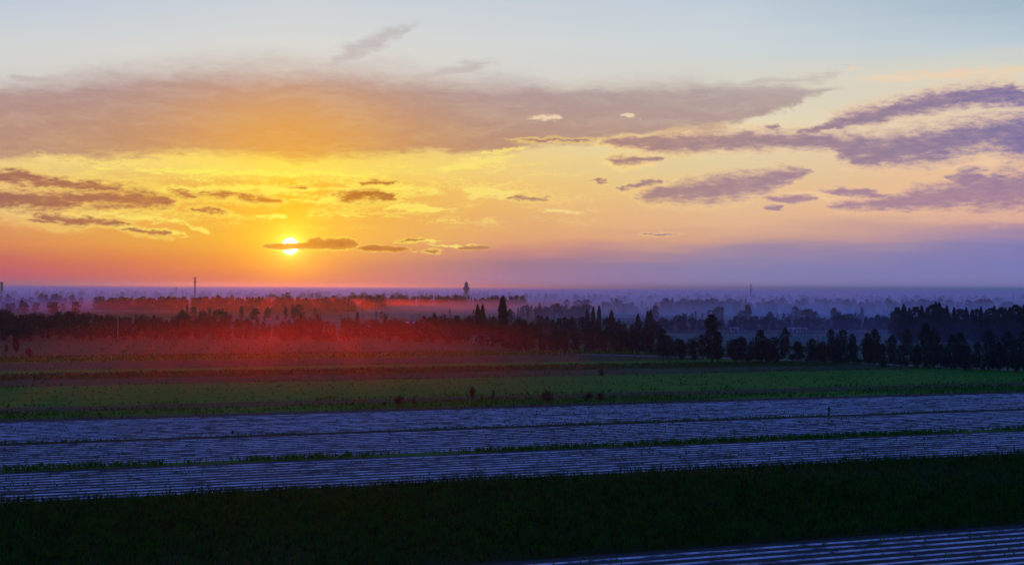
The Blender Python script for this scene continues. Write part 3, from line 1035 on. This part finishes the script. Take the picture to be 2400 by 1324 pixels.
for i, (xx, yb, yt) in enumerate(NEAR):
    if xx != 1668: yt = yb - (yb - yt) * random.uniform(0.78, 0.98)
    hgt = yb - yt
    kind = 'oval' if hgt > 62 else ('round' if i % 2 else 'oval')
    plant_tree('roadside_tree', kind, xx, yb, yt, ('tall' if hgt > 62 else 'short') + ' dark tree of the gappy row along the dirt track ' + ('left of' if xx < 1860 else ('below' if xx < 2100 else 'right of')) + ' the white cottage',
               ('tall' if hgt > 62 else 'short') + ' trackside trees ' + ('left of' if xx < 1860 else ('below' if xx < 2100 else 'right of')) + ' the cottage', random.uniform(0.6, 0.95) if hgt > 62 else random.uniform(0.8, 1.25))
for i in range(30):
    xx = 1550 + i * 32 + random.uniform(-14, 14)
    yb = interp([(1500, 832), (1800, 840), (2000, 848), (2500, 866)], xx) + random.uniform(-10, 2)
    plant_tree('roadside_tree', random.choice(['round', 'oval', 'round']), xx, yb, yb - random.uniform(24, 50),
               'small tree filling the gappy row along the dirt track ' + ('left of' if xx < 1860 else ('below' if xx < 2100 else 'right of')) + ' the white cottage',
               'small fill trees ' + ('left of' if xx < 1860 else ('below' if xx < 2100 else 'right of')) + ' the cottage', random.uniform(0.8, 1.5))
for i in range(34):
    xx = 1540 + i * 28 + random.uniform(-10, 10)
    yb = interp([(1500, 838), (1800, 846), (2000, 856), (2500, 878)], xx) + random.uniform(-6, 3)
    plant_tree('bush', 'shrub', xx, yb, yb - random.uniform(14, 28), 'low dark bush among the gappy trackside trees ' + ('left of' if xx < 1860 else ('below' if xx < 2100 else 'right of')) + ' the white cottage', 'trackside bushes ' + ('left of' if xx < 1860 else ('below' if xx < 2100 else 'right of')) + ' the cottage',
               random.uniform(0.7, 1.0), 'bush')

# single trees that stand out
plant_tree('poplar_tree', 'poplar', 1178, 812, 694, 'tallest columnar poplar, alone against the pink mist at centre', None, 1.12, var=0)
plant_tree('poplar_tree', 'poplar', 1119, 800, 714, 'left of the twin pointed poplars beside the tallest poplar', None, 1.0, var=1)
plant_tree('poplar_tree', 'poplar', 1131, 800, 714, 'right of the twin pointed poplars beside the tallest poplar', None, 0.95, var=2)
plant_tree('broadleaf_tree', 'oval', 1195, 760, 724, 'grey-blue round-topped tree in the mist just right of the tallest poplar', None, 1.0, var=1)
plant_tree('broadleaf_tree', 'oval', 1535, 752, 716, 'pale bulb-shaped tree standing alone in the blue mist', None, 1.15, var=2)
plant_tree('poplar_tree', 'poplar', 685, 748, 713, 'lone pointed poplar rising behind the red row below the sun', None, 1.0, var=3)
plant_tree('poplar_tree', 'poplar', 837, 792, 732, 'short pointed poplar above the red row right of the sun', None, 1.1, var=2)
plant_tree('poplar_tree', 'poplar', 902, 793, 735, 'thin pointed poplar near the pylon wires right of the sun', None, 0.9, var=1)
plant_tree('poplar_tree', 'poplar', 705, 792, 736, 'left of two blunt poplars below and right of the sun', None, 1.0, var=0)
plant_tree('poplar_tree', 'poplar', 744, 792, 736, 'right of two blunt poplars below and right of the sun', None, 1.1, var=3)
plant_tree('poplar_tree', 'poplar', 1018, 800, 733, 'wispy dark poplar at the right end of the red row', None, 1.2, var=1)
for xx, yt in ((1376, 724), (1390, 719), (1404, 716)):
    plant_tree('poplar_tree', 'poplar', xx, 775, yt, 'poplar of the close group of three behind the clump at centre right', 'group of three poplars at centre right', 1.0)
plant_tree('poplar_tree', 'poplar', 1433, 790, 727, 'pointed poplar next to the long pale roof', None, 1.2, var=1)
plant_tree('poplar_tree', 'poplar', 1495, 800, 735, 'dark poplar right of the long pale roof', None, 1.1, var=2)
plant_tree('poplar_tree', 'poplar', 1518, 800, 729, 'left of the pair of narrow dark poplars below the bulb-shaped tree', None, 0.9, var=0)
plant_tree('poplar_tree', 'poplar', 1525, 801, 726, 'right of the pair of narrow dark poplars below the bulb-shaped tree', None, 0.9, var=3)
plant_tree('poplar_tree', 'poplar', 38, 826, 741, 'lone dark narrow tree standing in front of the left row', None, 1.0, var=3)
plant_tree('sapling', 'oval', 15, 826, 806, 'thin sapling left of the lone narrow tree', None, 0.9, cat='sapling', var=1)
plant_tree('sapling', 'shrub', 67, 838, 808, 'scraggly sapling right of the lone narrow tree', None, 0.55, cat='sapling', var=1)

# shrubs on the field margins
for xx, yb, yt, w, lab in ((902, 951, 941, 0.9, 'smallest leftmost bush on the field margin at centre'),
                           (936, 950, 926, 0.95, 'wide dark bush on the field margin left of centre'),
                           (970, 949, 931, 0.7, 'compact dark bush beside the wide bush on the field margin'),
                           (1108, 939, 904, 0.42, 'upright narrow bush on the field margin at centre'),
                           (1156, 940, 910, 0.3, 'thinnest upright bush on the field margin at centre'),
                           (1280, 944, 908, 0.7, 'largest black bush on the field margin right of centre'),
                           (1379, 940, 917, 0.6, 'left of the two dark bushes on the margin right of the largest bush'),
                           (1406, 940, 916, 0.6, 'right of the two dark bushes on the margin right of the largest bush'),
                           (1409, 881, 860, 0.6, 'single round bush at the far edge of the green crop'),
                           (396, 964, 958, 1.2, 'tiny dark bush on the margin of the left film field'),
                           (545, 1018, 1008, 0.7, 'small weed clump on the thin bank between film fields')):
    plant_tree('bush', 'shrub', xx, yb, yt, lab, None, w, 'bush')

# ------------------------------------------------------------------ distant woods (read as one mass: stuff)
LOW = {}
for kind, nq, ls in (('round', 260, 0.062), ('poplar', 150, 0.035), ('oval', 160, 0.055)):
    LOW[kind] = []
    for k in range(4):
        r = np.random.default_rng(900 + k * 7 + len(kind))
        V, Fc = leaf_quads(crown_points(kind, nq, r), ls, r)
        V[:, 2] = np.maximum(V[:, 2], 0); V[:, 2] /= np.percentile(V[:, 2], 99.5)
        LOW[kind].append((V, Fc))


def wood(name, label, specs):
    VV, FF, b = [], [], 0
    for (X, Y, h, kind, wide) in specs:
        V, Fc = LOW[kind][random.randrange(4)]
        a = random.uniform(0, 6.28)
        ca, sa = math.cos(a), math.sin(a)
        W = np.stack([X + (V[:, 0] * ca - V[:, 1] * sa) * h * wide, Y + (V[:, 0] * sa + V[:, 1] * ca) * h * wide, V[:, 2] * h], 1)
        VV.append(W); FF.append(Fc + b); b += len(V)
    o = link(name, mesh_np(name, np.concatenate(VV), np.concatenate(FF), M_FARLEAF))
    o['kind'] = 'stuff'
    tag(o, label, 'woodland')
    return o


def wood_px(x0, x1, dist, depth, h, step, gap=0.0, pop=0.2, hv=0.25):
    out, x = [], x0
    while x < x1:
        if random.random() >= gap:
            Y = dist + random.uniform(-depth, depth)
            kind = 'poplar' if random.random() < pop else random.choice(['round', 'round', 'oval'])
            wide = {'poplar': 1.3, 'oval': 1.2, 'round': 1.15}[kind]
            out.append(((x - 1200) / F * Y, Y, max(3.0, h * min(1 + 1.2 * hv, 1 + random.gauss(0, hv))), kind, wide * random.uniform(0.8, 1.2)))
        x += step * random.uniform(0.5, 1.5)
    return out


wood('woodland', 'red-dark wood under the left horizon below the sun', wood_px(225, 830, 1230, 25, 11.5, 8, 0.0, 0.1, 0.10) + wood_px(480, 900, 1330, 40, 11, 12, 0.1))
wood('woodland', 'purple misty wood at the far left', wood_px(-200, 380, 1500, 120, 10, 9, 0.15) + wood_px(-200, 260, 1150, 80, 8, 16, 0.3))
wood('woodland', 'faint wood ridge behind the pink mist at centre', wood_px(780, 1240, 1650, 80, 11, 7, 0.05, 0.1, 0.15) + wood_px(600, 1000, 1950, 150, 11, 9, 0.1))
wood('woodland', 'scattered misty trees between the left row and the sunlit mist', wood_px(420, 760, 960, 60, 7, 12, 0.3, 0.35, 0.3) + wood_px(800, 1250, 1000, 70, 5, 16, 0.35, 0.5, 0.4))
wood('woodland', 'low misty spruce-like wood right of the tallest poplar', wood_px(1215, 1380, 1080, 30, 9, 5, 0.05, 0.6, 0.15))
wood('woodland', 'pale blue tree groups in the mist at centre right', wood_px(1330, 1580, 1350, 120, 10, 9, 0.2, 0.25, 0.3) + wood_px(1560, 1760, 1280, 60, 12, 7, 0.0, 0.15, 0.12))
wood('woodland', 'dim trees just behind the far right row', wood_px(1580, 2120, 960, 60, 7.5, 10, 0.25, 0.3, 0.3))
wood('woodland', 'blue wood below the right horizon', wood_px(1780, 2700, 1380, 130, 10.5, 7, 0.03, 0.25, 0.2))
wood('woodland', 'wide far belt of woods near the horizon', wood_px(-500, 2900, 2600, 350, 10, 6, 0.15, 0.1, 0.2))
wood('woodland', 'farthest belt of woods on the horizon', wood_px(-700, 3100, 4500, 900, 11, 6, 0.1, 0.0, 0.15) + wood_px(-700, 3100, 8000, 1800, 12, 6, 0.1, 0.0, 0.15))

# ------------------------------------------------------------------ towers, poles, houses


def at(x, dist):
    """ground point on the photograph's column x at a distance along the view"""
    return ((x - 1200) / F * dist, dist, 0.0)


def z_at(x, y, dist):
    d = px_dir(x, y)
    return CAM_H + d.z / d.y * dist


def lattice_mast(x, dist, h, w0, w1, label, arms=(), cat='mast', antennas=True):
    o = thing('radio_mast', at(x, dist), 0.5)
    n = 9
    corner = lambda k, z: (lambda w: (w * math.cos(k * 2.094), w * math.sin(k * 2.094), z))((w0 + (w1 - w0) * z / h))
    for k in range(3):
        link('leg', MB().bar(corner(k, 0), corner(k, h), 0.34, 0.22, 6).mesh('leg', M_STEEL), o)
    mb = MB()
    for i in range(n):
        za, zb = h * i / n, h * (i + 1) / n
        for k in range(3):
            mb.bar(corner(k, za), corner((k + 1) % 3, zb), 0.13)
            mb.bar(corner(k, zb), corner((k + 1) % 3, zb), 0.13)
    link('bracing', mb.mesh('bracing', M_STEEL), o)
    for z, r in arms:
        pm = MB().lathe([(0.2, z - 0.15), (r, z - 0.15), (r, z + 0.05), (0.2, z + 0.05)], 14)
        pl = link('platform', pm.mesh('platform', M_STEEL), o)
        if antennas:
            for k in range(6):
                a = k * math.pi / 3
                link('antenna', MB().box((r * math.cos(a), r * math.sin(a), z + 0.7), (0.35, 0.22, 2.0), a).mesh('antenna', M_STEEL), pl)
    link('spike', MB().bar((0, 0, h), (0, 0, h + 0.10 * h), 0.09, 0.04).mesh('spike', M_STEEL), o)
    tag(o, label, cat)
    return o


D = 1900
zt = z_at(457, 646, D)
lattice_mast(457, D, zt * 0.93, 1.5, 0.65, 'tall dark radio mast with two antenna platforms left of the sun', ((zt * 0.90, 2.0), (zt * 0.76, 1.7)))
zt = z_at(413, 672, 2600)
lattice_mast(413, 2600, zt * 0.92, 1.4, 0.9, 'faint short mast in the haze left of the tall radio mast', ((zt * 0.90, 3.2),), antennas=False)
zt = z_at(1760, 663, 2400)
lattice_mast(1760, 2400, zt * 0.93, 0.7, 0.4, 'very thin needle mast in the blue haze on the right', ((zt * 0.92, 1.3),), antennas=False)
zt = z_at(757, 681, 2300)
lattice_mast(757, 2300, zt * 0.92, 1.0, 0.6, 'small faint mast just above the red wood right of the sun', ((zt * 0.88, 2.0),), antennas=False)

# blocky tower cut by the left edge
o = thing('chimney', at(4, 2100))
zt = z_at(4, 661, 2100)
link('stack', MB().lathe([(2.0, 0), (1.6, zt * 0.7), (1.5, zt - 2.0)], 14).mesh('stack', M_BRICK), o)
link('rim', MB().lathe([(1.5, zt - 2.0), (2.1, zt - 1.6), (2.1, zt), (1.2, zt), (1.2, zt - 1.0)], 14).mesh('rim', M_BRICK), o)
tag(o, 'dim chimney standing on the horizon at the left edge', 'chimney')

# lookout tower
D = 2000
zt = z_at(1093, 660, D)
s = zt / 30.0
o = thing('observation_tower', at(1093, D))
link('shaft', MB().lathe([(2.9, 0), (2.7, zt * 0.3), (2.6, zt * 0.62)], 16).mesh('shaft', M_CONC, True), o)
for k in range(8):
    a = k * math.pi / 4
    link('rib', MB().box((2.75 * math.cos(a), 2.75 * math.sin(a), zt * 0.31), (0.35, 0.5, zt * 0.62), a).mesh('rib', M_CONC), o)
bal = link('balcony', MB().lathe([(2.6, zt * 0.60), (4.4, zt * 0.66), (4.5, zt * 0.70), (3.2, zt * 0.705)], 20).mesh('balcony', M_CONC), o)
link('railing', MB().lathe([(4.35, zt * 0.70), (4.35, zt * 0.735), (4.25, zt * 0.735), (4.25, zt * 0.70)], 20).mesh('railing', M_STEEL), bal)
link('cabin', MB().lathe([(3.3, zt * 0.70), (3.2, zt * 0.78), (2.2, zt * 0.80)], 16).mesh('cabin', M_CONC), o)
dm = link('dome', MB().lathe([(2.3, zt * 0.795), (2.55, zt * 0.85), (2.45, zt * 0.91), (1.7, zt * 0.965), (0.7, zt * 0.99), (0.02, zt * 1.0)], 16).mesh('dome', M_CONC, True), o)
link('finial', MB().bar((0, 0, zt * 0.995), (0, 0, zt * 1.03), 0.15, 0.05).mesh('finial', M_STEEL), dm)
tag(o, 'tall observation tower with flared balcony and domed head on the horizon', 'tower')

# brick water tower among the right trees
D = 930
zt = z_at(1752, 714, D)
o = thing('water_tower', at(1752, D))
link('stem', MB().lathe([(1.25, 0), (0.95, zt - 3.2)], 14).mesh('stem', M_BRICK), o)
tk = link('tank', MB().lathe([(0.95, zt - 3.2), (1.45, zt - 2.6), (1.5, zt - 0.5), (1.4, zt - 0.25)], 16).mesh('tank', M_BRICK), o)
link('roof', MB().lathe([(1.6, zt - 0.28), (1.6, zt - 0.16), (0.02, zt)], 16).mesh('roof', M_TILE), tk)
tag(o, 'small brick water tower with wide head above the far right trees', 'water tower')


def house(x, dist, L, W, H, label, rz=0.1, roof=None, pitch=0.9, wins=3):
    o = thing('farmhouse', at(x, dist), rz)
    link('wall', MB().box((0, 0, H / 2), (L, W, H)).mesh('wall', M_WALL), o)
    v = [(-L / 2 - .4, -W / 2 - .5, H - .05), (L / 2 + .4, -W / 2 - .5, H - .05), (L / 2 + .4, W / 2 + .5, H - .05), (-L / 2 - .4, W / 2 + .5, H - .05),
         (-L / 2 - .4, 0, H + pitch), (L / 2 + .4, 0, H + pitch)]
    rm = mesh_np('roof', v, [np.array([(0, 1, 5, 4), (2, 3, 4, 5), (3, 2, 1, 0)]), np.array([(0, 4, 3), (1, 2, 5)])], roof or M_TILE)
    r = link('roof', rm, o)
    link('chimney', MB().box((L * .25, W * .15, H + pitch), (.5, .5, 1.2)).mesh('chimney', M_BRICK), r)
    d = link('door', MB().box((0.3, -W / 2 - .03, 1.0), (1.0, .08, 2.0)).mesh('door', M_DOOR), o)
    link('handle', MB().box((0.68, -W / 2 - .1, 1.0), (.08, .08, .16)).mesh('handle', M_STEEL), d)
    for i in range(wins):
        wx = -L / 2 + L * (i + 0.5) / wins
        if abs(wx - 0.3) < 1.2: continue
        w = link('window', MB().box((wx, -W / 2 - .03, 1.6), (1.2, .08, 1.1)).mesh('window', M_DOOR), o)
        link('pane', MB().box((wx, -W / 2 - .08, 1.6), (1.0, .04, .9)).mesh('pane', M_GLASS), w)
    tag(o, label, 'house')
    return o


house(1142, 577, 11, 5, 2.6, 'low white house half hidden by trees left of the tallest poplar', 0.05, wins=4)
house(860, 690, 5.5, 4, 3.0, 'small pale-roofed house above the red tree row right of the sun', 0.1, M_ROOF)
house(958, 700, 6, 4, 4.6, 'pale-roofed house poking above the trees left of the twin poplars', -0.1, M_ROOF)
house(993, 720, 4, 3.5, 4.8, 'tiny pale roof between treetops left of the twin poplars', 0.2, M_ROOF)
house(1460, 900, 15, 7, 3.6, 'long pale-roofed shed in the mist at centre right', 0.05, M_ROOF, 0.8, 5)
house(1272, 1600, 9, 6, 5.0, 'white farmhouse in the mist right of the tallest poplar', 0.1, M_ROOF, 1.2, 4)
house(1860, 745, 5, 4, 2.0, 'white-walled cottage under the far right tree row', 0.05, M_ROOF, 0.6, 4)
house(1884, 746, 3, 3, 1.8, 'smaller white shed beside the cottage under the far right trees', 0.0, M_ROOF, 0.6, 3)
house(1722, 740, 4, 3, 2.2, 'tiny pale hut at the edge of the wheat field', 0.1, M_ROOF, 0.5, 2)


def pole(name, x, dist, h, mat, label, arms=True, r=0.14, cat='pole'):
    o = thing(name, at(x, dist))
    link('post', MB().bar((0, 0, 0), (0, 0, h), r, r * 0.7, 8).mesh('post', mat), o)
    if arms:
        a = link('crossarm', MB().box((0, 0, h - 0.5), (2.0, 0.12, 0.14)).mesh('crossarm', mat), o)
        for dx in (-0.9, 0, 0.9):
            link('insulator', MB().bar((dx, 0, h - 0.43), (dx, 0, h - 0.15), 0.06).mesh('insulator', M_WALL), a)
    else:
        link('cap', MB().bar((0, 0, h), (0, 0, h + 0.15), r * 0.9, r * 0.5, 8).mesh('cap', mat), o)
    tag(o, label, cat)
    return o


pole('concrete_pole', 277, 575, z_at(277, 742, 575), M_WHITEPOLE, 'pale concrete pole in front of the dark left tree row', False, 0.16)
pole('concrete_pole', 1870, 730, z_at(1870, 766, 730), M_WHITEPOLE, 'thin white post beside the cottage under the far right trees', False, 0.14)
PX = [(520, 'leftmost'), (640, 'second from left'), (760, 'third from left'), (874, 'fourth from left'), (985, 'rightmost')]
PH = []
for xx, wd in PX:
    h = z_at(xx, 737, 800)
    PH.append((at(xx, 800), h))
    pole('power_pole', xx, 800, h, M_STEEL, wd + ' of the five power poles crossing the red mist', True, 0.13)
for j, dx in enumerate((-0.9, 0.0, 0.9)):
    pts = []
    for (p0, h0), (p1, h1) in zip(PH[:-1], PH[1:]):
        for i in range(10):
            u = i / 10
            pts.append((p0[0] + (p1[0] - p0[0]) * u + dx, p0[1], h0 + (h1 - h0) * u - 0.15 - 0.9 * 4 * u * (1 - u)))
    pts.append((PH[-1][0][0] + dx, 800, PH[-1][1] - 0.15))
    tag(link('power_cable', MB().tube(pts, 0.03, 4).mesh('power cable', M_STEEL)), ('nearest', 'middle', 'farthest')[j] + ' of the three cables strung between the power poles', 'cable')

# ------------------------------------------------------------------ person standing on the film field


def build_person(x, y):
    p = px_ground(x, y)
    J = {'pelvis': (0, 0, .95), 'spine': (0, .01, 1.15), 'chest': (0, .01, 1.34), 'neck': (0, 0, 1.48), 'headb': (0, -.01, 1.55), 'headt': (0, -.01, 1.70),
         'shl': (.17, 0, 1.42), 'ell': (.24, .02, 1.14), 'wrl': (.25, -.06, .90), 'hal': (.25, -.09, .82),
         'shr': (-.17, 0, 1.42), 'elr': (-.24, .02, 1.14), 'wrr': (-.25, -.06, .90), 'har': (-.25, -.09, .82),
         'hil': (.09, 0, .90), 'knl': (.10, -.02, .50), 'anl': (.10, .02, .09), 'tol': (.11, -.13, .04),
         'hir': (-.09, 0, .90), 'knr': (-.10, -.02, .50), 'anr': (-.10, .02, .09), 'tor': (-.11, -.13, .04)}
    R = {'pelvis': .14, 'spine': .13, 'chest': .15, 'neck': .055, 'headb': .075, 'headt': .085, 'sh': .07, 'el': .045, 'wr': .033, 'ha': .04,
         'hi': .095, 'kn': .062, 'an': .045, 'to': .04}
    Ed = [('pelvis', 'spine'), ('spine', 'chest'), ('chest', 'neck'), ('neck', 'headb'), ('headb', 'headt')]
    for s_ in 'lr':
        Ed += [('chest', 'sh' + s_), ('sh' + s_, 'el' + s_), ('el' + s_, 'wr' + s_), ('wr' + s_, 'ha' + s_), ('pelvis', 'hi' + s_),
               ('hi' + s_, 'kn' + s_), ('kn' + s_, 'an' + s_), ('an' + s_, 'to' + s_)]
    names = list(J)
    me = bpy.data.meshes.new('body')
    me.from_pydata([J[k] for k in names], [(names.index(a), names.index(b)) for a, b in Ed], [])
    m, N, pr = material('person clothes and skin')
    tc = N.node('ShaderNodeTexCoord')
    z = N.sep(tc.outputs['Object'])[2]
    c = N.ramp(N.m('DIVIDE', z, 1.8), [(0, (.01, .01, .01, 1)), (.05, (.012, .012, .02, 1)), (.53, (.015, .014, .03, 1)), (.835, (.20, .12, .09, 1))], 'CONSTANT')
    N.put(pr.inputs['Base Color'], c)
    me.materials.append(m)
    o = thing('person', (p.x, p.y, 0.03), 0.4)
    b = link('body', me, o)
    sk = b.modifiers.new('skin', 'SKIN')
    sv = me.skin_vertices[0].data
    for i, k in enumerate(names):
        r = R.get(k) or R.get(k[:-1])
        sv[i].radius = (r, r * 0.8)
        sv[i].use_root = (k == 'pelvis')
    su = b.modifiers.new('sub', 'SUBSURF'); su.levels = 1; su.render_levels = 1
    mh = mat_plain('black hair', (.01, .01, .012), 0.6, 0.2, 8)
    link('hair', MB().lathe([(.092, 1.62), (.098, 1.68), (.085, 1.74), (.05, 1.775), (.005, 1.785)], 14, (0, .005, 0)).mesh('hair', mh, True), o)
    tag(o, 'person in dark clothes standing alone on the film-covered field', 'person')


build_person(1943, 974)

# ------------------------------------------------------------------ air


def volume(name, me, dens, col, g):
    m = bpy.data.materials.new(name)
    m.use_nodes = True
    t = m.node_tree
    t.nodes.clear()
    out = t.nodes.new('ShaderNodeOutputMaterial')
    v = t.nodes.new('ShaderNodeVolumePrincipled')
    v.inputs['Color'].default_value = col
    v.inputs['Density'].default_value = dens
    v.inputs['Anisotropy'].default_value = g
    t.links.new(v.outputs[0], out.inputs['Volume'])
    me.materials.append(m)
    m.cycles.homogeneous_volume = True
    o = link(name, me)
    o['kind'] = 'stuff'
    return o


HAZE_TOP = 48.0
hz = MB().box((0, 14000, (HAZE_TOP - 1.0) / 2), (42000, 35000, HAZE_TOP + 1.0))
volume('haze', hz.mesh('haze', None), 0.85e-4, (0.17, 0.44, 0.85, 1), 0.86)
ms = MB().box((0, 1700 + 7500, 7.0), (24000, 15000, 15.0))
volume('ground_mist', ms.mesh('ground mist', None), 1.1e-3, (0.36, 0.64, 1.0, 1), 0.35)


def mist_glow_drift(x, dist, rx, ry, top, dens, col, g, seed, low=0.15, shells=5):
    """a low drift of mist: nested closed shells, so that it thins out to its edge"""
    n, m = 36, 6
    r = np.random.default_rng(seed)
    ang = np.arange(n) * 2 * np.pi / n
    for sh in range(shells):
        k = 1.0 - sh * 0.8 / shells
        wob = 1 + sum(0.10 * math.sqrt(1 / f) * np.sin(ang * f + r.uniform(0, 6.28)) for f in (2, 3, 5, 7))
        ox, oy = r.uniform(-0.12, 0.12, 2) * (1 - k + 0.2)
        V, Q = [], []
        for j in range(m + 1):
            ph = math.pi / 2 * j / m
            for i in range(n):
                V.append((rx * (ox + k * wob[i] * math.cos(ang[i]) * math.cos(ph)), ry * (oy + k * wob[i] * math.sin(ang[i]) * math.cos(ph)),
                          low + sh * 0.05 + top * (0.25 + 0.75 * k) * math.sin(ph)))
        for j in range(m):
            for i in range(n):
                q = (i + 1) % n
                Q.append((j * n + i, j * n + q, (j + 1) * n + q, (j + 1) * n + i))
        V.append((rx * ox, ry * oy, low + sh * 0.05)); c = len(V) - 1
        T = [(c, (i + 1) % n, i) for i in range(n)]
        o = volume('mist_glow_drift', mesh_np('mist glow drift', V, [np.array(Q), np.array(T)]), dens / shells, col, g)
        o.location = at(x, dist)


mist_glow_drift(720, 420, 100, 180, 14.0, 0.52e-3, (0.97, 0.12, 0.03, 1), 0.82, 1)  # added volume for the sun's red glow; its red colour stands for light
mist_glow_drift(620, 1180, 230, 350, 13.0, 1.3e-3, (0.98, 0.16, 0.03, 1), 0.76, 2)  # far mist with the redness of the sun put into its colour
mist_glow_drift(980, 1330, 260, 440, 11.0, 0.9e-3, (0.95, 0.34, 0.24, 1), 0.72, 3)
mist_glow_drift(1900, 1200, 380, 420, 17.0, 3.0e-3, (0.38, 0.66, 1.0, 1), 0.35, 4)
mist_glow_drift(-20, 1250, 200, 400, 15.0, 2.0e-3, (0.42, 0.52, 1.0, 1), 0.35, 5)
mist_glow_drift(2080, 610, 170, 170, 14.0, 0.9e-3, (0.20, 0.45, 1.0, 1), 0.35, 6)
mist_glow_drift(1990, 2050, 75, 60, 21.0, 4.0e-3, (0.80, 0.88, 1.0, 1), 0.3, 8)
